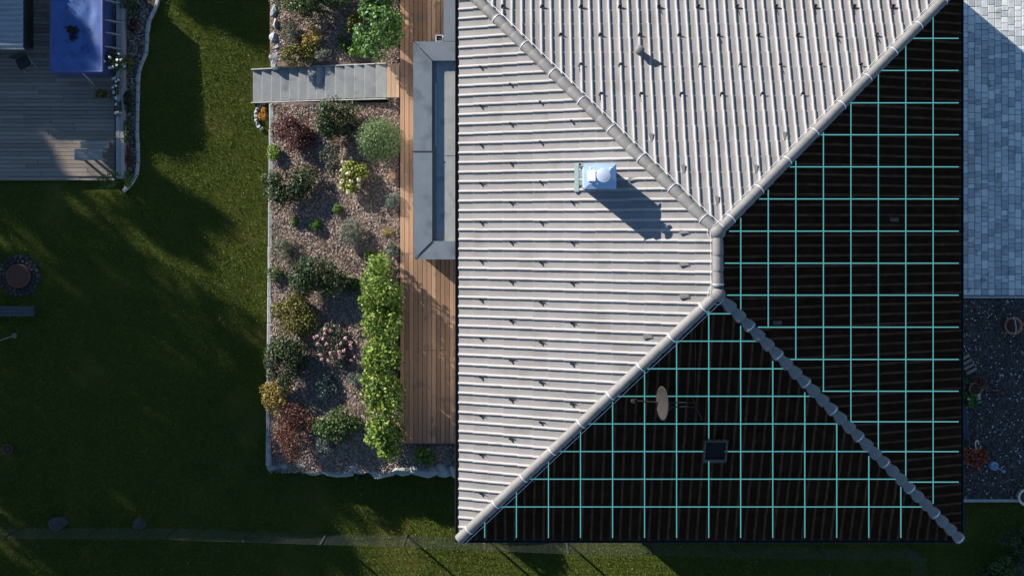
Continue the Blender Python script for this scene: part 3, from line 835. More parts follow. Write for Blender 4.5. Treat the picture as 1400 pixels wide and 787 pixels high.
for kk, (bx, by, w, h) in enumerate(((376, -8, 8, 16), (375, 14, 8, 13), (376, 34, 8, 11), (377, 53, 9, 10), (379, 64, 9, 8), (378, 76, 11, 9), (376, 89, 9, 8))):
    o = bpy.data.objects.new('boulder', rock_mesh('boulder', M['rock'], 300 + kk)); COL.objects.link(o); o.parent = ub
    o.location = P(bx, by, -1.15) - UO; o.scale = (w / 41 * 1.0, h / 41 * 1.0, .5); o.rotation_euler = (0, random.uniform(-.2, .2), random.uniform(-.5, .5))

# ------------------------------------------------------------------ foliage
def leaves(n, centers, cr, size, aspect=1.7, outward=.6, up=.25, shell=True, rr=None, origin=None):
    """leaf blades around clump centres; returns vertex and face arrays (each blade a folded pair of triangles... 4 corner diamond)"""
    r = rr or rng
    centers = np.asarray(centers, float); cr = np.asarray(cr, float)
    idx = r.integers(0, len(centers), n)
    d = r.normal(0, 1, (n, 3)); d /= np.linalg.norm(d, axis=1)[:, None]
    rad = cr[idx] * (r.uniform(.62, 1.05, n) if shell else r.uniform(0.1, 1, n) ** .5)[:, None] if cr.ndim == 2 else cr[idx][:, None] * (r.uniform(.62, 1.05, n) if shell else r.uniform(.1, 1, n) ** .5)[:, None]
    pos = centers[idx] + d * rad
    nrm = d * outward + r.normal(0, .6, (n, 3)); nrm[:, 2] += up
    nrm /= np.linalg.norm(nrm, axis=1)[:, None]
    t = np.cross(nrm, r.normal(0, 1, (n, 3))); t /= np.linalg.norm(t, axis=1)[:, None] + 1e-9
    b = np.cross(nrm, t)
    s = size * r.uniform(.6, 1.25, n)[:, None]
    L = t * s * .5; W = b * s * .5 / aspect; up_ = nrm * s * .10
    V = np.concatenate([pos - L, pos + W * 1.0 - L * .15 + up_, pos + L, pos - W * 1.0 - L * .15 + up_], 0)
    i = np.arange(n)
    F = np.stack([i, i + n, i + 2 * n, i + 3 * n], 1)
    return V, F

def crown_clumps(rx, ry, rz, k, cf, seed):
    r = np.random.default_rng(seed)
    d = r.normal(0, 1, (k, 3)); d[:, 2] = np.abs(d[:, 2]) * .9 - .15
    d /= np.linalg.norm(d, axis=1)[:, None]
    rad = r.uniform(.45, .85, k)[:, None]
    c = d * rad * np.array([rx, ry, rz])
    c = np.concatenate([c, [[0, 0, 0]]], 0)
    cr = np.outer(r.uniform(.7, 1.2, k + 1) * cf, np.array([rx, ry, rz]))
    cr[-1] = np.array([rx, ry, rz]) * .85
    return c, cr

def bush(name, label, cat, px, py, rx, ry, h, mat, leaf=.07, n=900, k=10, cf=.38, z=None, group=None, aspect=1.7, ball=False, flowers=None, up=.25, lean=0, zoff=0):
    """a garden shrub: stems rising from the soil and a crown of leaf blades. rx, ry in metres"""
    zb = bed_z(px, py) if z is None else z
    if z is None and not ball: rx *= 1.17; ry *= 1.17; n = int(n * 2.3); cf *= 1.18; k = int(k * 1.4)
    base_ = P(px, py, zb)
    root = empty(name, label, cat, group, base_)
    seed = int(px * 7 + py * 13) % 99991
    rl = np.random.default_rng(seed)
    cz = h * .5 + zoff
    if ball:
        V, F = leaves(n, [[0, 0, 0]], np.array([[rx, ry, h * .5]]), leaf, aspect, 1.2, up, True, rl)
        V2, F2 = leaves(n // 3, [[0, 0, 0]], np.array([[rx, ry, h * .5]]) * .82, leaf * 1.6, aspect, 1.2, up, True, rl)
        F = np.concatenate([F, F2 + len(V)]); V = np.concatenate([V, V2])
    else:
        c, cr = crown_clumps(rx * .86, ry * .86, h * .5, k, cf, seed)
        V, F = leaves(n, c, cr, leaf, aspect, .6, up, True, rl)
    V[:, 2] += cz
    V[:, 2] = np.maximum(V[:, 2], .015)
    link(bpy.data.objects.new('foliage', arr_mesh('foliage', V, F, [mat])), root)
    mb = MB()
    for s in range(4):
        a = rl.uniform(0, 6.28); e = Vector((math.cos(a) * rx * .5, math.sin(a) * ry * .5, h * .7))
        mb.tube([(0, 0, -.05), e * .5 + Vector((0, 0, .03)), e], max(.006, h * .022), 5, r2=max(.003, h * .008))
    mb.build('stem', M['bark'], root)
    if flowers:
        fm, fn, fs = flowers
        for q in range(fn):
            a = rl.uniform(0, 6.28); rr_ = math.sqrt(rl.uniform(0, 1)) * .85
            fp = np.array([[math.cos(a) * rr_ * rx, math.sin(a) * rr_ * ry, cz + h * .5 * math.sqrt(max(0, 1 - rr_ * rr_)) + .02]])
            V, F = leaves(26, fp, np.array([[fs, fs, fs * .7]]), fs * .8, 1.2, 1.0, .3, False, rl)
            link(bpy.data.objects.new('flower_head', arr_mesh('flower_head', V, F, [fm])), root)
    return root

G = {
 'dark': leaf_mat('leaf_dark', (.010, .022, .006), (.035, .062, .014), .15),
 'mid': leaf_mat('leaf_mid', (.022, .05, .012), (.075, .125, .028), .2),
 'laurel': leaf_mat('leaf_laurel', (.035, .085, .010), (.17, .24, .032), .22, .55, c3=(.30, .32, .07)),
 'glossy': leaf_mat('leaf_glossy', (.025, .07, .014), (.10, .19, .04), .18, .55),
 'ball': leaf_mat('leaf_ball', (.035, .07, .02), (.10, .15, .05), .2),
 'yellow': leaf_mat('leaf_yellow', (.16, .12, .015), (.36, .28, .06), .2),
 'mustard': leaf_mat('leaf_mustard', (.14, .10, .018), (.33, .25, .06), .2),
 'olive': leaf_mat('leaf_olive', (.04, .05, .008), (.16, .15, .022), .2, c3=(.35, .26, .03)),
 'red': leaf_mat('leaf_red', (.035, .010, .010), (.13, .042, .036), .15),
 'rust': leaf_mat('leaf_rust', (.05, .018, .012), (.17, .065, .04), .15),
 'silver': leaf_mat('leaf_silver', (.07, .085, .065), (.19, .21, .165), .15),
 'sage': leaf_mat('leaf_sage', (.035, .045, .028), (.11, .125, .08), .15),
 'blue': leaf_mat('leaf_bluegreen', (.045, .07, .06), (.13, .17, .145), .15),
 'lime': leaf_mat('leaf_lime', (.06, .12, .012), (.19, .29, .04), .22),
 'bright': leaf_mat('leaf_bright', (.03, .08, .012), (.10, .20, .03), .22),
 'orange': leaf_mat('leaf_orange', (.25, .10, .02), (.48, .24, .05), .2),
 'hydr': leaf_mat('leaf_hydrangea', (.08, .12, .015), (.24, .26, .05), .22, c3=(.42, .34, .1)),
 'crimson': leaf_mat('leaf_crimson', (.14, .02, .012), (.36, .085, .03), .2),
 'canopy': leaf_mat('leaf_canopy', (.02, .04, .01), (.06, .09, .02), .1),
}
s_ = 1 / 41.5
B = bush
B('large_shrub', 'broad mid green shrub at the far end of the bed by the boulders', 'shrub', 430, 0, 1.35, .75, 1.1, G['mid'], .085, 2600, 18, .34)
B('cherry_laurel', 'glossy bright green laurel shrub beside the deck above the stairs', 'shrub', 521, 42, .70, 1.0, 1.75, G['glossy'], .12, 2600, 16, .36)
B('cherry_laurel', 'tall glossy laurel beyond the end of the deck boards', 'shrub', 522, -25, .75, .9, 1.9, G['glossy'], .12, 2200, 14, .36)
B('lavender', 'grey green lavender clump beside the boulder edge', 'shrub', 400, 48, .45, .42, .5, G['sage'], .07, 900, 8, .4, aspect=4)
B('spirea', 'yellow and olive autumn shrub just above the stone stairs', 'shrub', 411, 76, .62, .45, .5, G['olive'], .07, 1100, 10, .38)
B('barberry', 'small golden shrub between lavender and laurel', 'shrub', 430, 54, .35, .3, .4, G['yellow'], .06, 420, 6, .4)
B('heather', 'small silver grey tuft above the upper stairs', 'plant', 443, 78, .27, .24, .3, G['silver'], .07, 420, 6, .4, aspect=4)
B('perennial', 'pale lime leafy perennial beneath the glossy laurel', 'plant', 490, 69, .28, .3, .3, G['lime'], .1, 170, 6, .42)
B('perennial', 'dark little plant between silver tuft and lime perennial', 'plant', 471, 63, .24, .24, .3, G['mid'], .08, 260, 6, .4)
B('barberry', 'thin yellowish shrub left of the glossy laurel', 'shrub', 485, 32, .3, .36, .5, G['olive'], .07, 420, 7, .4)
B('barberry', 'wine red barberry shrub just below the stairs', 'shrub', 403, 186, .66, .66, .7, G['red'], .06, 2100, 12, .36)
B('dwarf_conifer', 'dark green conifer between red barberry and clipped ball', 'shrub', 463, 164, .72, .70, .9, G['dark'], .075, 2300, 14, .36)
B('clipped_ball', 'round clipped light green box ball beside the deck', 'shrub', 522, 193, .74, .74, 1.25, G['ball'], .045, 7500, ball=True)
B('sedum', 'small lime tuft growing over the kerb below the red barberry', 'plant', 376, 208, .24, .3, .3, G['lime'], .06, 420, 5, .45)
B('mallow', 'sparse grey green stalks right of the red barberry', 'plant', 455, 216, .36, .6, .6, G['sage'], .06, 500, 12, .26, flowers=(M['pinkflower'], 3, .03))
B('hydrangea', 'yellow green hydrangea with pale round flower heads', 'shrub', 482, 243, .46, .58, .7, G['hydr'], .1, 900, 10, .36, flowers=(M['creamflower'], 8, .075))
B('dwarf_conifer', 'dark green spreading conifer overhanging the kerb near the lawn', 'shrub', 400, 252, .80, .68, .8, G['dark'], .075, 2500, 14, .36)
B('cushion_plant', 'round bright green cushion plant below the spreading conifer', 'plant', 432, 307, .2, .22, .26, G['bright'], .05, 500, ball=True)
B('cushion_plant', 'tiny bright green cushion below the hydrangea', 'plant', 462, 286, .15, .18, .2, G['bright'], .05, 360, ball=True)
B('cushion_plant', 'narrow little green cushion near the kerb', 'plant', 403, 303, .11, .18, .2, G['bright'], .05, 260, ball=True)
B('lavender', 'silver grey lavender mound in the middle of the mulch bed', 'shrub', 481, 315, .42, .46, .5, G['silver'], .08, 1300, 9, .4, aspect=5)
B('lavender', 'dusky grey lavender mound close to the kerb', 'shrub', 390, 341, .44, .44, .45, G['sage'], .07, 1000, 9, .4, aspect=5)
B('ornamental_grass', 'grey green tuft against the deck beside the flat roofed bay', 'plant', 537, 275, .26, .28, .35, G['blue'], .1, 420, 6, .4, aspect=5)
B('ornamental_grass', 'pale grey green tuft against the deck above the laurel hedge', 'plant', 537, 339, .24, .24, .32, G['silver'], .09, 380, 6, .4, aspect=3)
B('cushion_plant', 'small dull green cushion just above the laurel hedge', 'plant', 506, 349, .17, .2, .24, G['mid'], .06, 320, 5, .42)
B('dry_grass', 'small yellowed grass clump between bed tufts and deck', 'plant', 529, 316, .22, .15, .15, G['yellow'], .06, 170, 5, .4, aspect=4)
B('seed_head', 'round tan seed head above mulch beside the clipped ball', 'plant', 536, 241, .13, .15, .35, M['tanflower'], .045, 420, ball=True)
B('dwarf_conifer', 'dense dark green conifer left of the laurel hedge', 'shrub', 436, 375, .80, .74, .95, G['dark'], .075, 2700, 14, .36)
B('cushion_plant', 'dull green cushion on the kerb beside the dense conifer', 'plant', 376, 373, .25, .27, .3, G['mid'], .05, 460, 5, .42)
B('perennial', 'leafy green and brown perennial between conifer and hedge', 'plant', 477, 386, .34, .32, .4, G['mid'], .08, 460, 8, .38, flowers=(M['tanflower'], 4, .04))
B('spirea', 'olive and gold shrub near the kerb below the dense conifer', 'shrub', 405, 430, .66, .74, .7, G['olive'], .075, 1900, 13, .36)
B('stonecrop', 'loose clump with dusty pink flower heads left of the hedge', 'plant', 460, 473, .74, .80, .4, G['sage'], .07, 900, 16, .24, flowers=(M['pinkflower'], 26, .065))
B('dwarf_conifer', 'dark green upright conifer just above the mustard shrub', 'shrub', 394, 493, .72, .82, .95, G['dark'], .075, 2600, 14, .36)
B('ornamental_grass', 'blue grey fescue tuft below the pink flowers', 'plant', 441, 524, .46, .42, .35, G['blue'], .13, 800, 7, .45, aspect=7)
B('ornamental_grass', 'small blue grey fescue tuft touching the laurel hedge', 'plant', 486, 518, .24, .26, .25, G['blue'], .1, 300, 5, .45, aspect=7)
B('golden_spirea', 'mustard yellow shrub spilling over the kerb onto the lawn', 'shrub', 378, 541, .50, .54, .65, G['mustard'], .07, 1500, 11, .38)
B('barberry', 'rust red barberry at the lower corner of the bed', 'shrub', 405, 590, .70, .98, .65, G['rust'], .06, 1900, 16, .32)
B('dwarf_conifer', 'mid green juniper near the pale boulders', 'shrub', 463, 580, .74, .62, .6, G['mid'], .08, 1700, 13, .36)
B('cushion_plant', 'blue green tuft beside the juniper and rust barberry', 'plant', 446, 606, .3, .32, .3, G['blue'], .08, 420, 6, .42, aspect=4)
B('perennial', 'leafy green plant in the mulch below the deck end', 'plant', 580, 621, .38, .32, .35, G['bright'], .1, 360, 8, .38)
B('perennial', 'sparse pale plant in the mulch corner below the roof gutter', 'plant', 613, 617, .2, .2, .2, G['silver'], .08, 120, 5, .42)
B('weed', 'small leafy weed growing on the lawn under the pale boulders', 'plant', 492, 652, .2, .18, .25, G['mid'], .08, 130, 5, .42, z=-1.5)
# low dry undergrowth that fills the gaps of the bed
rg = np.random.default_rng(77)
for nm, lab, mt, ncl, per, lf, asp in (('undergrowth', 'low dry straw coloured undergrowth between the shrubs', M['deadleaf'], 150, 26, .06, 3.5), ('ground_cover', 'low dull green ground cover between the shrubs', G['sage'], 110, 30, .05, 2.5)):
    cs = []
    while len(cs) < ncl:
        px, py = rg.uniform(374, 540), rg.uniform(-20, 628)
        if in_stairs(px, py): continue
        cs.append(tuple(P(px, py, bed_z(px, py) + .05)))
    cr_ = np.stack([rg.uniform(.07, .24, ncl), rg.uniform(.07, .24, ncl), np.full(ncl, .06)], 1)
    V, F = leaves(ncl * per, cs, cr_, lf, asp, .4, .5, False)
    o = link(bpy.data.objects.new(nm, arr_mesh(nm, V, F, [mt]))); o['kind'] = 'stuff'; o['label'] = lab
# laurel hedge
hz = bed_z(520, 480)
hb = P(520, 490, hz)
hedge = empty('laurel_hedge', 'long bright green laurel hedge running along the timber deck', 'hedge', loc=hb)
cl = []; crs = []
for (hx, hy, rx_, ry_) in ((520, 366, .52, .34), (512, 385, .5, .5), (530, 392, .52, .5), (515, 412, .6, .5), (530, 424, .5, .5), (511, 440, .5, .5), (530, 452, .52, .5), (518, 470, .58, .5), (531, 486, .5, .5), (510, 492, .5, .5), (522, 512, .65, .5), (532, 530, .5, .5), (514, 538, .5, .5), (524, 556, .6, .45), (518, 578, .52, .42), (528, 594, .52, .45), (512, 592, .42, .42), (524, 612, .42, .32)):
    for q in range(3):
        c = P(hx + 1.5 + random.uniform(-8, 8) + (3 if hy > 540 else 0), hy + random.uniform(-9, 9), .1) - hb
        cl.append((c.x, c.y, random.uniform(0, .6) + .38)); crs.append((rx_ * .74, ry_ * .78, .36))
V, F = leaves(8500, cl, np.array(crs), .13, 1.7, .3, .35)
V2, F2 = leaves(7000, cl, np.array(crs) * 1.03, .08, 1.9, .3, .3)
F = np.concatenate([F, F2 + len(V)]); V = np.concatenate([V, V2])
link(bpy.data.objects.new('foliage', arr_mesh('foliage', V, F, [G['laurel']])), hedge)
for hy in range(370, 620, 25):
    c = P(521 + random.uniform(-4, 4), hy, hz) - hb
    MB().tube([c, c + Vector((.05, .03, .35)), c + Vector((-.05, .1, .7))], .022, 6, r2=.01).build('stem', M['bark'], hedge)

# little round bed beside the stair foot
rb = empty('round_stone_bed', 'small half round stone edged bed at the foot of the stairs', 'edging', loc=P(360, 160, -1.6)); RO = rb.location.copy()
for k in range(11):
    a = R(95 + 17 * k); c = P(362, 159, -1.55)
    o = bpy.data.objects.new('stone', rock_mesh('stone', M['rock'], 500 + k)); COL.objects.link(o); o.parent = rb
    o.location = c + Vector((math.cos(a) * .30, math.sin(a) * .44, 0)) - RO; o.scale = (.085, .085, .1); o.rotation_euler = (0, 0, a)
bush('sedge', 'orange autumn grass tuft in the round stone bed', 'plant', 361, 157, .2, .24, .3, G['orange'], .12, 300, 5, .45, z=-1.58, aspect=6)
MB().lathe(P(361, 159, -1.6), [(.32, 0), (.3, .03), (.05, .045)], 16).build('soil', M['soil'], None).parent = rb
rb.children[-1].location = -RO

# ------------------------------------------------------------------ east terrace: pavers and gravel
pj = P(1250, 404, -.03); pk = P(1480, -40, -.03)
mb = MB(); mb.box(((pj.x + pk.x) / 2, (pj.y + pk.y) / 2, -.09), (pk.x - pj.x, pk.y - pj.y, .1)); pav = mb.build('pavement', M['joint']); pav['kind'] = 'structure'
pv = []; x = P(1305, 0, 0).x; sfx = (CAM_Z) / F_PX
while x < P(1475, 0, 0).x:
    w = .215; y = P(0, 403.5, 0).y + (0 if pv else 0)
    first = True
    while y < P(0, -35, 0).y:
        l = random.choice([.15, .2, .25, .29]); 
        if first: l = .2; first = False
        pv.append((x, y, w, l)); y += l
    x += w
boxm = {}
vis = []; rest = MB()
for (x, y, w, l) in pv:
    cx, cy = NX + (x + w / 2) / sfx, NY - (y + l / 2) / sfx
    if 1310 < cx < 1403 and -4 < cy and len(vis) < 310: vis.append((x, y, w, l))
    else: rest.box((x + w / 2, y + l / 2, -.02), (w - .014, l - .014, .05), bev=.008)
for (x, y, w, l) in vis:
    if l not in boxm:
        boxm[l] = MB().box((0, 0, 0), (w - .013, l - .013, .05), bev=.008).mesh('paver', M['paver'])
    o = bpy.data.objects.new('paver', boxm[l]); COL.objects.link(o); o.parent = pav
    o.location = (x + w / 2, y + l / 2, -.02 + random.uniform(-.003, .003)); o.rotation_euler = (random.uniform(-.01, .01), random.uniform(-.01, .01), random.uniform(-.008, .008))
o = rest.build('pavers', M['paverstuff'], pav); o['kind'] = 'stuff'
p0, p1 = P(1250, 404.5, 0), P(1480, 407.5, 0)
mb = MB(); mb.box(((p0.x + p1.x) / 2, (p0.y + p1.y) / 2, -.04), (p1.x - p0.x, .07, .1), bev=.01); o = mb.build('border_kerb', M['kerb']); tag(o, 'thin straight kerb between block pavers and dark gravel', 'kerb')
p0, p1 = P(1250, 684, 0), P(1480, 684, 0)
mb = MB(); mb.box(((p0.x + p1.x) / 2, (p0.y + p1.y) / 2, -.1), (p1.x - p0.x, .085, .24), bev=.01); o = mb.build('border_kerb', M['kerb']); tag(o, 'thin straight kerb between dark gravel and the lawn', 'kerb')
p0, p1 = P(1250, 683, -.05), P(1480, 408, -.05)
mb = MB(); mb.box(((p0.x + p1.x) / 2, (p0.y + p1.y) / 2, -.11), (p1.x - p0.x, p1.y - p0.y, .1)); o = mb.build('gravel_ground', M['gravel']); o['kind'] = 'structure'
n = 11000
pts = np.stack([rng.uniform(P(1306, 0, -.05).x, P(1425, 0, -.05).x, n), rng.uniform(P(0, 682, -.05).y, P(0, 409, -.05).y, n), np.full(n, -.052)], 1)
o = scatter_flat('gravel', pts, rng.uniform(.025, .055, n), M['pebble'], .9, .3, aspect=1.3); o['label'] = 'dark grey gravel east of the house'
n = 420
pts = np.stack([rng.uniform(P(1306, 0, -.05).x, P(1425, 0, -.05).x, n), rng.uniform(P(0, 682, -.05).y, P(0, 409, -.05).y, n), np.full(n, -.04)], 1)
o = scatter_flat('white_pebbles', pts, rng.uniform(.02, .05, n), M['whitepebble'], .9, .3, aspect=1.3); o['label'] = 'scattered white pebbles on dark gravel'

def pot(name, label, px, py, r, h, mat, z=-.05, soil=True):
    root = empty(name, label, 'pot', None, P(px, py, z))
    MB().lathe((0, 0, 0), [(r * .72, 0), (r * .98, h * .9), (r * 1.06, h * .92), (r * 1.06, h), (r * .86, h), (r * .82, h * .8), (.01, h * .8)], 24).build('pot_body', mat, root, True)
    if soil: MB().lathe((0, 0, h * .78), [(r * .8, 0), (r * .5, .03), (.01, .04)], 16).build('soil', M['soil'], root)
    return root
# brown planter with handle near the gravel's upper end
r_ = pot('planter', 'brown round planter with hooped handle on the dark gravel', 1380, 444, .27, .34, M['terracotta'])
MB().tube([(-.02, .26, .32), (-.01, .18, .46), (.0, 0, .52), (.02, -.18, .46), (.03, -.26, .32)], .018, 8).build('handle', M['kerb'], r_)
bush('heather', 'low reddish plant filling the brown planter', 'plant', 1380, 444, .2, .2, .16, G['rust'], .05, 260, 6, .4, z=.25)
r_ = pot('planter', 'pale glazed pot at the lower corner of the gravel', 1397, 676, .26, .4, M['whitepot'])
# low slatted step box by the wall
sb = empty('slatted_box', 'small tilted crate of brown slats against the house wall on gravel', 'crate', loc=P(1321, 497, -.05)); sb.rotation_euler = (0, 0, R(28))
for k in range(4): MB().box((0, .24 - .16 * k, .16), (.36, .10, .03), bev=.006).build('slat', M['brownwood'], sb)
for k in (-1, 1): MB().box((.15 * k, 0, .07), (.04, .6, .14)).build('bearer', M['blackwood'], sb)
bp = empty('plank_board', 'bluish grey plank board leaning flat along the house wall', 'board', loc=P(1317, 577, -.05)); bp.rotation_euler = (0, 0, R(6))
for k in range(3): MB().box((-.09 + .09 * k, 0, .05), (.08, 1.05, .05), bev=.006).build('board_strip', M['bluewood'], bp)
pot('planter', 'dark pot under the orange leaved plant by the wall', 1330, 530, .2, .25, M['terracotta'])
bush('coleus', 'orange leaved potted plant by the house wall', 'plant', 1335, 526, .3, .3, .3, G['rust'], .10, 260, 8, .38, z=.12)
bush('hosta', 'bright green leafy plant beside the orange potted plant', 'plant', 1325, 543, .3, .36, .3, G['bright'], .17, 110, 7, .4, z=-.05, flowers=(M['whiteflower'], 3, .05))
bush('fern', 'small green plant against the wall above the orange pot', 'plant', 1321, 520, .2, .3, .25, G['mid'], .1, 130, 6, .4, z=-.05)
fl = empty('dry_twig', 'thin reddish twig lying on gravel right of the orange plant', 'twig', loc=P(1358, 535, -.03))
MB().tube([(-.25, .02, .03), (-.05, .06, .04), (.2, .03, .03), (.32, -.05, .02)], .012, 5).build('stalk', M['terracotta'], fl)
V, F = leaves(40, [[.05, -.03, .05]], np.array([[.3, .12, .04]]), .08, 1.8, .3, .8, False); link(bpy.data.objects.new('foliage', arr_mesh('foliage', V, F, [G['red']])), fl)
pot('planter', 'dark pot beneath the crimson plant by the wall', 1328, 624, .24, .28, M['terracotta'])
bush('coleus', 'crimson and rust plant in a pot at the house corner', 'plant', 1329, 624, .46, .60, .4, G['crimson'], .11, 620, 13, .33, z=.12)
# watering can
wc = empty('watering_can', 'light blue watering can standing beside the crimson plant', 'watering can', loc=P(1356, 635, -.05)); wc.rotation_euler = (0, 0, R(-30))
MB().lathe((0, 0, 0), [(.13, 0), (.14, .2), (.12, .24), (.08, .25), (.075, .23), (.01, .2)], 18).build('can_body', M['bluecan'], wc, True)
MB().tube([(.1, 0, .06), (.24, 0, .2), (.30, 0, .27)], .025, 8, r2=.018).build('spout', M['bluecan'], wc)
MB().lathe((.31, 0, .26), [(.018, 0), (.055, .04), (.05, .05)], 12).build('sprinkler_rose', M['bluecan'], wc)
MB().tube([(-.12, 0, .05), (-.21, 0, .14), (-.17, 0, .27), (-.03, 0, .31), (.07, 0, .25)], .014, 8).build('handle', M['bluecan'], wc)
hp = empty('hose_loop', 'pale looped hose end beside the crimson plant', 'hose', loc=P(1334, 607, 0)); MB().tube([(.07 * math.cos(R(a)), .14 * math.sin(R(a)), .06 + .0005 * a) for a in range(0, 361, 24)], .022, 8, cap=True).build('hose', M['whitepot'], hp)

# ------------------------------------------------------------------ wire fence along the lower lawn
feet = [(30, 721), (136, 722), (241, 722.5), (345, 726), (447, 729.5), (556, 732), (664, 737), (774, 741.5), (886.5, 743), (1000, 746), (1115, 748), (1245, 750)]
FH = 1.38
fence = empty('wire_fence', 'dark double rod mesh fence with slim posts crossing the lower lawn', 'fence', loc=P(600, 735, -1.5)); FO = fence.location.copy()
fp = [P(x, y, lawn_z(x)) for x, y in feet]
fp = [P(-80, 721, lawn_z(0))] + fp
corner = fp[-1]; fp_side = [corner, Vector((corner.x, corner.y - 2.6, corner.z)), Vector((corner.x, corner.y - 5.2, corner.z))]
def panel(a, b):
    mb = MB(); n = 11
    d = b - a; u = Vector((d.x, d.y, 0)).normalized(); nn = Vector((-u.y, u.x, 0))
    for k in range(n):
        z = .06 + (FH - .08) * k / (n - 1)
        p0, p1 = a + Vector((0, 0, z)), b + Vector((0, 0, z))
        mb.tube([p0 + nn * .011, p1 + nn * .011], .0035, 4)
    L = d.length; m_ = int(L / .2)
    for k in range(m_):
        q = a + d * ((k + .5) / m_); mb.tube([q + Vector((0, 0, .04)), q + Vector((0, 0, FH))], .0025, 4)
    dpart(mb, 'mesh_panel', M['fence'], fence, FO)
def fpost(p):
    mb = MB(); mb.box(p + Vector((0, .03, FH / 2)), (.06, .045, FH + .08), bev=.008); dpart(mb, 'fence_post', M['post'], fence, FO)
for a, b in list(zip(fp[:-1], fp[1:])) + list(zip(fp_side[:-1], fp_side[1:])): panel(a, b)
for q in fp + fp_side[1:]: fpost(q)

# shrubs at the lower right corner
for k, (sx, sy, rr_, hh, lab, mt) in enumerate(((1385, 735, .7, .8, 'dark shrub by the lower lawn corner near the gravel kerb', 'dark'), (1360, 775, .6, .7, 'dull green shrub in the corner plot below the dark shrub', 'mid'), (1340, 790, .6, .6, 'dark low shrub next to the fence return panel', 'dark'), (1398, 770, .5, .6, 'grey leaved shrub tucked behind the corner shrubs', 'sage'))):
    bush('garden_shrub', lab, 'shrub', sx, sy, rr_, rr_, hh, G[mt], .085, 1400, 12, .36, z=lawn_z(sx))

# ------------------------------------------------------------------ left garden: grey deck, pool, shed
LZ = -1.42
ld = empty('grey_deck', 'weathered grey boarded terrace around the blue pool', 'deck', loc=P(75, 160, -1.6)); LO = ld.location.copy()
ya = 76.0; yk = 246.5
yy = yk; first = True
while yy > -40:
    wpx = 5.6
    z = LZ + (0 if yy < 243 else -.03)
    cut = random.uniform(20, 120)
    for a, b in ((-60, cut), (cut, 157)):
        p0, p1 = P(a + .2, yy, z), P(b - .2, yy - wpx + .45, z)
        mb = MB(); mb.box(((p0.x + p1.x) / 2, (p0.y + p1.y) / 2, z - .015 + random.uniform(-.002, .002)), (p1.x - p0.x, p1.y - p0.y, .03), bev=.004)
        dpart(mb, 'board', M['greywood'], ld, LO)
    yy -= wpx
p0, p1 = P(-60, 245, LZ), P(158, -40, LZ); mb = MB(); mb.box(((p0.x + p1.x) / 2, (p0.y + p1.y) / 2, LZ - .11), (p1.x - p0.x, p1.y - p0.y, .14)); dpart(mb, 'joists', M['blackwood'], ld, LO)
sl = empty('sleeper_edge', 'pair of weathered timber sleepers edging the grey terrace', 'edging', loc=P(163, 120, -1.6)); SLO = sl.location.copy()
for a, b in ((-40, 28), (28.6, 84), (84.6, 140), (140.6, 190), (190.6, 244)):
    for xa, xb in ((158.2, 163.8), (164.2, 169.6)):
        p0, p1 = P(xa, b, LZ + .12), P(xb, a, LZ + .12)
        mb = MB(); mb.box(((p0.x + p1.x) / 2, (p0.y + p1.y) / 2, LZ - .04), (p1.x - p0.x, p1.y - p0.y, .32), bev=.012); dpart(mb, 'sleeper', M['sleeper'], sl, SLO)
# pool
PZ = LZ + .85
pool = empty('frame_pool', 'blue above ground frame pool with sagging cover on the grey terrace', 'pool', loc=P(108, 20, LZ)); PO = pool.location.copy()
p0, p1 = P(69.5, 102.5, PZ), P(147, -45, PZ)
# cover, sagging in the middle
V = []; F = []; nx_, ny_ = 24, 34
x0_, x1_, y0_, y1_ = p0.x, p1.x - .16, p0.y + .1, p1.y
for j in range(ny_):
    for i in range(nx_):
        u, v = i / (nx_ - 1), j / (ny_ - 1)
        sag = (min(u, 1 - u, v * 1.6) * 4); sag = min(1, sag)
        z = PZ - .10 * sag * sag - .012 * math.sin(u * 17) * math.sin(v * 23) * sag + (0.02 if min(u, 1 - u, v) < .03 else 0)
        V.append((x0_ + (x1_ - x0_) * u - PO.x, y0_ + (y1_ - y0_) * v - PO.y, z - PO.z))
for j in range(ny_ - 1):
    for i in range(nx_ - 1): a = j * nx_ + i; F.append((a, a + 1, a + nx_ + 1, a + nx_))
link(bpy.data.objects.new('cover', arr_mesh('cover', V, F, [M['poolblue']], smooth_=True)), pool)
mb = MB(); mb.add([(x0_, y0_, PZ), (x1_, y0_, PZ), (x1_, y1_, PZ), (x0_, y1_, PZ), (x0_ - .02, y0_ - .05, LZ), (x1_ + .05, y0_ - .05, LZ), (x1_ + .05, y1_, LZ), (x0_ - .02, y1_, LZ)],
                  [(0, 4, 5, 1), (1, 5, 6, 2), (2, 6, 7, 3), (3, 7, 4, 0)]); dpart(mb, 'side_wall', M['poolside'], pool, PO)
for a, b in (((x0_, y0_), (x1_, y0_)), ((x1_, y0_), (x1_, y1_)), ((x0_, y0_), (x0_, y1_))):
    mb = MB(); mb.tube([(a[0], a[1], PZ), (b[0], b[1], PZ)], .035, 8); dpart(mb, 'rail', M['poolside'], pool, PO)
for py_ in (68, 49, 32, 6):
    yb_ = P(0, py_, LZ).y
    mb = MB(); mb.tube([(x1_ + .03, yb_, PZ - .1), (x1_ + .42, yb_, LZ + .05)], .025, 8); mb.tube([(x1_ + .0, yb_, LZ + .05), (x1_ + .42, yb_, LZ + .05)], .02, 8); dpart(mb, 'leg', M['poolleg'], pool, PO)
mb = MB(); mb.tube([(x0_ + 1.0, y0_ - .04, PZ - .1), (x0_ + 1.15, y0_ - .35, LZ + .05)], .025, 8); dpart(mb, 'leg', M['poolleg'], pool, PO)
ml = MB()
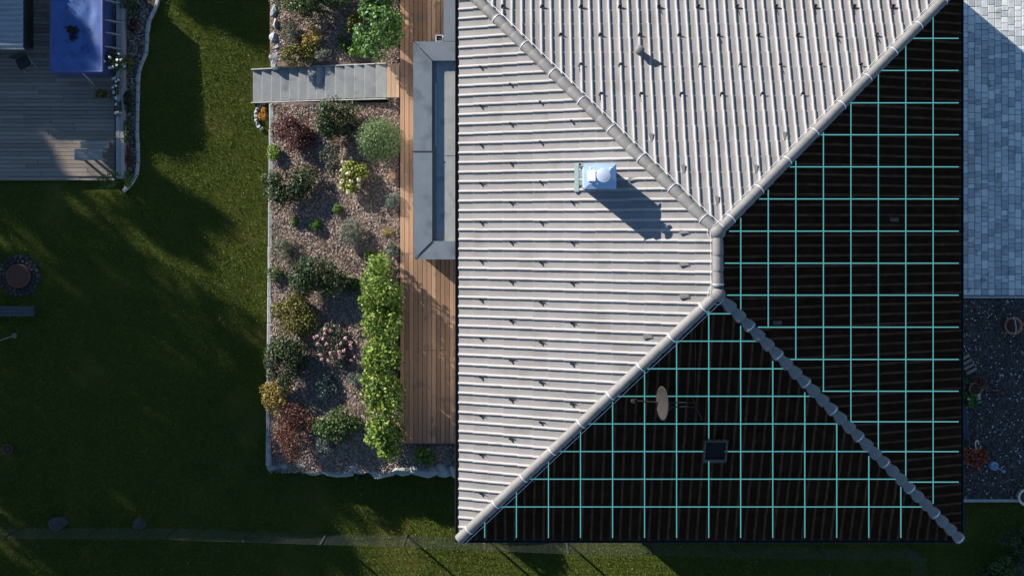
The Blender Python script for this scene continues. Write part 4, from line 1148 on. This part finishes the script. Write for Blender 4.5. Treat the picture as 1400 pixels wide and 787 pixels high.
V, F = leaves(260, [P(98, 43, PZ - .09), P(100, 50, PZ - .09), P(96, 40, PZ - .09), P(103, 42, PZ - .09)], np.array([[.14, .14, .01]] * 4), .09, 1.5, .1, 1.2, False)
pile = link(bpy.data.objects.new('leaf_pile', arr_mesh('leaf_pile', V, F, [M['blackwood']]))); tag(pile, 'dark heap of wet leaves lying on the blue pool cover', 'leaves')
cs = [P(random.uniform(78, 138), random.uniform(0, 95), PZ - .08) for _ in range(60)]
V, F = leaves(90, cs, np.array([[.02, .02, .01]] * 60), .05, 1.5, .1, 1.5, False)
o = link(bpy.data.objects.new('loose_leaves', arr_mesh('loose_leaves', V, F, [M['blackwood']]))); o['kind'] = 'stuff'; o['label'] = 'scattered dark leaves on the pool cover'
# shed
SH = LZ + 1.2
shed = empty('garden_shed', 'small dark shed with ribbed grey sheet roof beside the pool', 'shed', loc=P(0, 20, LZ)); HO = shed.location.copy()
q0, q1 = P(-85, 66, SH), P(32, -58, SH)
mb = MB(); mb.box(((q0.x + q1.x) / 2, (q0.y + q1.y) / 2, (SH + LZ) / 2 - .03), (q1.x - q0.x - .3, q1.y - q0.y - .3, SH - LZ - .06)); dpart(mb, 'wall', M['blackwood'], shed, HO)
for k in range(17):
    ya_ = q0.y + (q1.y - q0.y) * k / 17
    mb = MB(); h_ = (q1.y - q0.y) / 17
    mb.add([(q0.x, ya_, SH), (q1.x, ya_, SH), (q1.x, ya_ + h_ * .55, SH + .035), (q0.x, ya_ + h_ * .55, SH + .035), (q1.x, ya_ + h_, SH), (q0.x, ya_ + h_, SH)], [(0, 1, 2, 3), (3, 2, 4, 5)])
    dpart(mb, 'roof_sheet', M['shedroof'], shed, HO)
mb = MB(); mb.box(((q0.x + q1.x) / 2, q0.y - .02, SH - .05), (q1.x - q0.x, .04, .12)); dpart(mb, 'fascia', M['shedroof'], shed, HO)
# folding chair by the shed
chx = empty('folding_chair', 'dark folding garden chair in the shade below the shed', 'chair', loc=P(39, 88, LZ)); chx.rotation_euler = (0, 0, R(25))
MB().box((0, 0, .43), (.42, .4, .03), bev=.01).build('seat', M['blackwood'], chx)
MB().box((0, .22, .68), (.42, .03, .4), bev=.01).build('backrest', M['blackwood'], chx)
for sx in (-.2, .2):
    MB().tube([(sx, -.22, 0), (sx, .2, .45)], .012, 6).build('leg', M['poolleg'], chx)
    MB().tube([(sx, .25, 0), (sx, -.18, .45)], .012, 6).build('leg', M['poolleg'], chx)
# picnic table with bench
tb = empty('garden_table', 'weathered slatted garden table on the grey terrace', 'table', loc=P(131, 213, LZ)); TZ = .72
tw = 37 / 41.0
for k in range(3): MB().box((0, -.125 + .125 * k, TZ), (tw, .118, .035), bev=.006).build('table_slat', M['tablewood'], tb)
for sx in (-.36, .36):
    for sy in (-.15, .15): MB().box((sx, sy, TZ / 2 - .01), (.06, .06, TZ - .02)).build('leg', M['tablewood'], tb)
    MB().box((sx, 0, TZ - .05), (.05, .36, .06)).build('crossbar', M['tablewood'], tb)
bn = empty('garden_bench', 'narrow weathered bench beside the slatted garden table', 'bench', loc=P(135, 199, LZ))
for k in range(2): MB().box((0, -.065 + .115 * k, .44), (37 / 41., .108, .035), bev=.006).build('seat_slat', M['tablewood'], bn)
for sx in (-.34, .34): MB().box((sx, 0, .21), (.06, .22, .42)).build('leg', M['tablewood'], bn)
# curved bed and stone kerb
kpts = [(222, -20), (213, 10), (204, 28), (201, 45), (200, 72), (193, 88), (189, 100), (188, 140), (187.5, 180), (189, 222), (186, 240), (178, 253), (168, 262)]
kc = empty('curved_kerb', 'curved pale stone kerb around the narrow flower bed', 'kerb', loc=P(190, 120, -1.6)); CO = kc.location.copy()
dense = []
for (a, b) in zip(kpts[:-1], kpts[1:]):
    n = max(1, int(math.dist(a, b) / 11))
    dense += [(a[0] + (b[0] - a[0]) * k / n, a[1] + (b[1] - a[1]) * k / n) for k in range(n)]
dense.append(kpts[-1])
for a, b in zip(dense[:-1], dense[1:]):
    pa, pb = P(a[0], a[1], -1.52), P(b[0], b[1], -1.52); d = pb - pa
    mb = MB(); mb.box((pa + pb) / 2 + Vector((0, 0, -.05)), (d.length - .015, random.uniform(.10, .125), .18), rz=math.atan2(d.y, d.x) + random.uniform(-.04, .04), bev=.02); dpart(mb, 'kerb_stone', M['kerb'], kc, CO)
mb = MB(); pl = [P(169, 262, -1.57)] + [P(x, y, -1.57) for x, y in reversed(kpts)] + [P(169, -20, -1.57)]
mb.poly([(q.x, q.y) for q in pl], -1.75, -1.56); fb = mb.build('flower_bed', M['soil']); fb['kind'] = 'structure'
pts = []
while len(pts) < 1300:
    px, py = random.uniform(170, 205), random.uniform(-10, 258)
    lim = np.interp(py, [k[1] for k in kpts], [k[0] for k in kpts])
    if px < lim - 2: pts.append(tuple(P(px, py, -1.55)))
o = scatter_flat('bed_leaves', pts, rng.uniform(.03, .08, len(pts)), M['chip'], .4, .5); o['label'] = 'brown leaf litter in the narrow flower bed'
ZB = -1.56
for (nm, lab, x, y, rx_, ry_, h, mt, lf, n, asp, flw) in (
    ('fern', 'feathery green fern at the top end of the narrow flower bed', 183, 4, .42, .5, .5, 'mid', .16, 420, 5, None),
    ('heuchera', 'dark purple leaved plant in the narrow flower bed', 184, 35, .22, .3, .25, 'red', .09, 260, 1.3, None),
    ('rose_bush', 'white flowering bush hanging over the timber sleepers by the pool', 160, 86, .42, .42, .7, 'mid', .08, 520, 1.6, 8),
    ('rose_bush', 'leafy green bush beside the white flowering bush', 178, 88, .4, .35, .5, 'olive', .07, 420, 1.6, 2),
    ('geranium', 'trailing white flowers on the sleepers below the pool', 163, 118, .16, .45, .35, 'dark', .06, 300, 1.6, 7),
    ('geranium', 'dark trailing plant with tiny white buds near the sleeper joint', 164, 148, .16, .4, .3, 'dark', .06, 260, 1.6, 5),
    ('perennial', 'dark green clump in the middle of the narrow flower bed', 177, 138, .25, .5, .35, 'dark', .07, 500, 1.8, None),
    ('perennial', 'grey green clump along the narrow flower bed near the bench', 177, 180, .25, .5, .35, 'mid', .07, 460, 1.8, None),
    ('dogwood', 'rusty leaved clump next to the garden table in the bed', 179, 215, .24, .4, .3, 'rust', .07, 320, 1.8, None),
    ('fern', 'spreading light green fern at the lower corner of the terrace', 152, 246, .62, .36, .4, 'bright', .13, 420, 5, None),
    ('perennial', 'pale green clump at the curved end of the kerb', 176, 244, .3, .3, .3, 'lime', .08, 260, 2, None)):
    bush(nm, lab, 'plant', x, y, rx_, ry_, h, G[mt], lf, n, 8, .4, z=ZB if x > 169 else LZ + .1, aspect=asp, flowers=(M['whiteflower'], flw, .05) if flw else None)
r_ = pot('planter', 'terracotta pot with bushy plant on the terrace below the pool', 146, 130, .17, .3, M['terracotta'], LZ)
bush('pot_plant', 'bushy olive plant growing in the terracotta pot below the pool', 'plant', 141, 130, .32, .2, .3, G['olive'], .07, 360, 7, .4, z=LZ + .2)

# fire pit, bench, lamp pole
fpit = empty('fire_pit', 'round brick fire pit ringed by dark stones on the lawn', 'fire pit', loc=P(27, 377, LAWN_Z))
MB().lathe((0, 0, 0), [(.72, .0), (.70, .05), (.40, .055), (.01, .05)], 28).build('stone_bed', M['gravel'], fpit)
me = rock_mesh('ring_stone', M['darkrock'], 77)
for k in range(22):
    for rr_, s in ((.64, .075), (.49, .06)):
        a = 2 * math.pi * (k + (.5 if rr_ < .6 else 0)) / 22
        o = bpy.data.objects.new('ring_stone', me); COL.objects.link(o); o.parent = fpit
        o.location = (rr_ * math.cos(a), rr_ * math.sin(a), .07); o.scale = (s, s, s * 1.1); o.rotation_euler = (0, 0, random.uniform(0, 6))
MB().lathe((0, 0, 0), [(.40, .0), (.40, .16), (.37, .18), (.345, .15), (.01, .14)], 28).build('fire_bowl', M['brick'], fpit, False)
gb = empty('lawn_bench', 'slatted blue grey bench standing on the lawn below the fire pit', 'bench', loc=P(20, 424, LAWN_Z))
for k in range(3): MB().box((0, -.115 + .115 * k, .43), (1.6, .1, .04), bev=.006).build('seat_slat', M['bluewood'], gb)
for sx in (-.7, .7): MB().box((sx, 0, .2), (.07, .3, .4)).build('leg', M['blackwood'], gb)
M['dullsteel'] = ramp_mat('dull_steel', (.10, .10, .095), (.14, .14, .13), 8, .6)
lp = empty('garden_pole', 'slim pale steel pole on a round foot standing in the lawn', 'pole', loc=P(20, 458.5, LAWN_Z))
MB().lathe((0, 0, 0), [(.09, 0), (.09, .04), (.04, .07), (.035, .16)], 16).build('foot', M['dullsteel'], lp)
MB().tube([(0, 0, .08), (-.35, -.17, 1.2)], .022, 8).build('pole', M['dullsteel'], lp)
# boulders near the fence
for k, (bx, by, w) in enumerate(((80, 716, .40), (191, 716, .30))):
    o = bpy.data.objects.new('boulder', rock_mesh('boulder', M['darkrock'], 900 + k)); COL.objects.link(o)
    o.location = P(bx, by, LAWN_Z + .08); o.scale = (w, w * .75, w * .8)
    tag(o, ('larger rough dark boulder lying against the wire fence', 'smaller angular dark boulder lying by the wire fence')[k], 'boulder')
r_ = pot('planter', 'reddish clay pot standing on the dark lower lawn', 14, 612, .16, .25, M['brick'], LAWN_Z)

# ------------------------------------------------------------------ grass
def on_lawn(px, py):
    if px < 158 and py < 249: return False
    if px < 206 and py < 262:
        lim = np.interp(py, [k[1] for k in kpts], [k[0] for k in kpts])
        if px < lim + 3: return False
    if px > 364 and px < 628 and py < 648: return False
    if in_stairs(px, py): return False
    if 628 <= px < 1316 and py < 737: return False
    if px >= 1310 and py < 688: return False
    if (px - 27) ** 2 + (py - 377) ** 2 < 29 ** 2: return False
    return True
pts = []
rr2 = np.random.default_rng(5)
cand = np.stack([rr2.uniform(-15, 1415, 330000), rr2.uniform(-15, 800, 330000)], 1)
cand = [c for c in cand if on_lawn(c[0], c[1])]
n = len(cand)
pos = np.array([tuple(P(x, y, lawn_z(x))) for x, y in cand]); pos[:, 2] = [lz(p[0], p[1]) - .004 for p in pos]
a = rr2.uniform(0, 2 * np.pi, n); w = rr2.uniform(.010, .022, n)[:, None]; h = rr2.uniform(.045, .105, n)
t = np.stack([np.cos(a), np.sin(a), 0 * a], 1)
lean = np.stack([rr2.normal(0, .55, n), rr2.normal(0, .55, n), np.ones(n)], 1) * h[:, None]
V = np.concatenate([pos - t * w * .5, pos + t * w * .5, pos + lean], 0); i_ = np.arange(n)
o = link(bpy.data.objects.new('grass', arr_mesh('grass', V, np.stack([i_, i_ + n, i_ + 2 * n], 1), [M['grassblade']]))); o['kind'] = 'stuff'; o['label'] = 'short mown grass of the lawn'
cs = []
while len(cs) < 220:
    px, py = random.uniform(0, 1400), random.uniform(0, 787)
    if on_lawn(px, py): cs.append(tuple(P(px, py, lawn_z(px) + .05)))
V, F = leaves(220, cs, np.array([[.01, .01, .005]] * 220), .05, 1.5, .1, 1.5, False)
o = link(bpy.data.objects.new('fallen_leaves', arr_mesh('fallen_leaves', V, F, [M['yellowleaf']]))); o['kind'] = 'stuff'; o['label'] = 'yellow fallen leaves scattered on the lawn'

# ------------------------------------------------------------------ tall trees of the neighbouring plots (out of view, they shade the lawn)
SHX, SHY = math.sin(R(SUN_AZ)) / math.tan(R(SUN_EL)), -math.cos(R(SUN_AZ)) / math.tan(R(SUN_EL))
def tree(label, tpx, tpy, hc, r, rz, n=1900, leaf=.27, k=54):
    """tree whose crown (at height hc over the lawn) shades the plan point tpx, tpy"""
    tgt = P(tpx, tpy, LAWN_Z); loc = Vector((tgt.x - SHX * hc, tgt.y - SHY * hc, LAWN_Z))
    root = empty('garden_tree', label, 'tree', 'tall trees beyond the lawn', loc)
    seed = int(abs(tpx * 3 + tpy * 17 + hc * 100)) + 5
    rl = np.random.default_rng(seed)
    c, cr = crown_clumps(r * .95, r * .95, rz, k, .2, seed); cr[-1] *= .5
    V, F = leaves(n, c, cr, leaf, 1.6, .5, .2, True, rl); V[:, 2] += hc
    link(bpy.data.objects.new('crown', arr_mesh('crown', V, F, [G['canopy']])), root)
    mb = MB(); mb.tube([(0, 0, -.1), (.05, .02, hc * .35), (.1, .05, hc * .7), (.08, 0, hc + rz * .5)], .22, 8, r2=.06)
    for q in range(5):
        a = rl.uniform(0, 6.28); s = Vector((.06, .03, hc * rl.uniform(.45, .75)))
        mb.tube([s, s + Vector((math.cos(a) * r * .45, math.sin(a) * r * .45, rz * .5)), s + Vector((math.cos(a) * r * .8, math.sin(a) * r * .8, rz * .8))], .09, 6, r2=.025)
    mb.build('trunk', M['bark'], root)
TREES = [
 # tpx, tpy, crown height, radius, half height
 (110, 120, 7.2, 1.6, 1.1), (165, 130, 7.2, 1.3, .9), (215, 275, 7.0, 1.4, 1.1), (-30, 205, 6.5, 1.5, 1.3), (20, 110, 6.8, 1.5, 1.1), (-5, 175, 7.0, 1.3, 1.0), (20, 440, 7.4, 1.7, 1.4), (10, 560, 7.4, 1.8, 1.5), (20, 640, 7.0, 1.6, 1.4),
 (120, 380, 7.5, 2.6, 2.3), (250, 470, 7.0, 2.6, 2.1), (30, 330, 7.5, 2.4, 2.2), (300, 600, 6.6, 2.4, 1.9), (180, 560, 7.4, 2.7, 2.3),
 (60, 520, 7.8, 2.8, 2.4), (330, 700, 6.6, 2.2, 1.9), (150, 680, 7.6, 2.6, 2.2), (30, 760, 7.8, 2.6, 2.4), (300, -15, 7.0, 1.5, 1.0), (240, 780, 7.4, 2.4, 2.0),
]
for k, tdat in enumerate(TREES):
    tree('added unseen tree keeping sky light off the lower lawn', *tdat, n=1100 if 240 < tdat[1] < 590 else (1700 if tdat[1] < 300 else 2800))
# unseen trees added west and south to keep sky light off the lawn
for k, (bx, by, hh, rr_) in enumerate(((-170, 430, 6.5, 2.6), (-180, 560, 7.5, 2.9), (-190, 690, 7.0, 2.8), (-130, 840, 7.0, 2.8), (30, 930, 6.5, 2.7), (170, 930, 6.5, 2.6), (310, 930, 6.0, 2.4))):
    q = P(bx, by, LAWN_Z)
    kpx = NX + (q.x + SHX * hh) * F_PX / (CAM_Z - LAWN_Z); kpy = NY - (q.y + SHY * hh) * F_PX / (CAM_Z - LAWN_Z)
    tree('added unseen tree keeping sky light off the lower lawn', kpx, kpy, hh, rr_, 3.2, n=6500)
# unseen block added north of the house; its corner sets the pavers' shadow edge
ng = P(1259, -47, 0)
gy0 = YN - INS + .3
shade_block = empty('unseen_shade_block', 'added unseen block north of the house that shades the pavers', 'shade block', loc=(ng.x - 1.5, (gy0 + ng.y) / 2, 0))
MB().box((0, 0, 1.2), (3.0, ng.y - gy0, 2.4)).build('wall', M['render'], shade_block)
MB().box((0, 0, 2.45), (3.0, ng.y - gy0, .1), bev=.01).build('roof', M['flash'], shade_block)
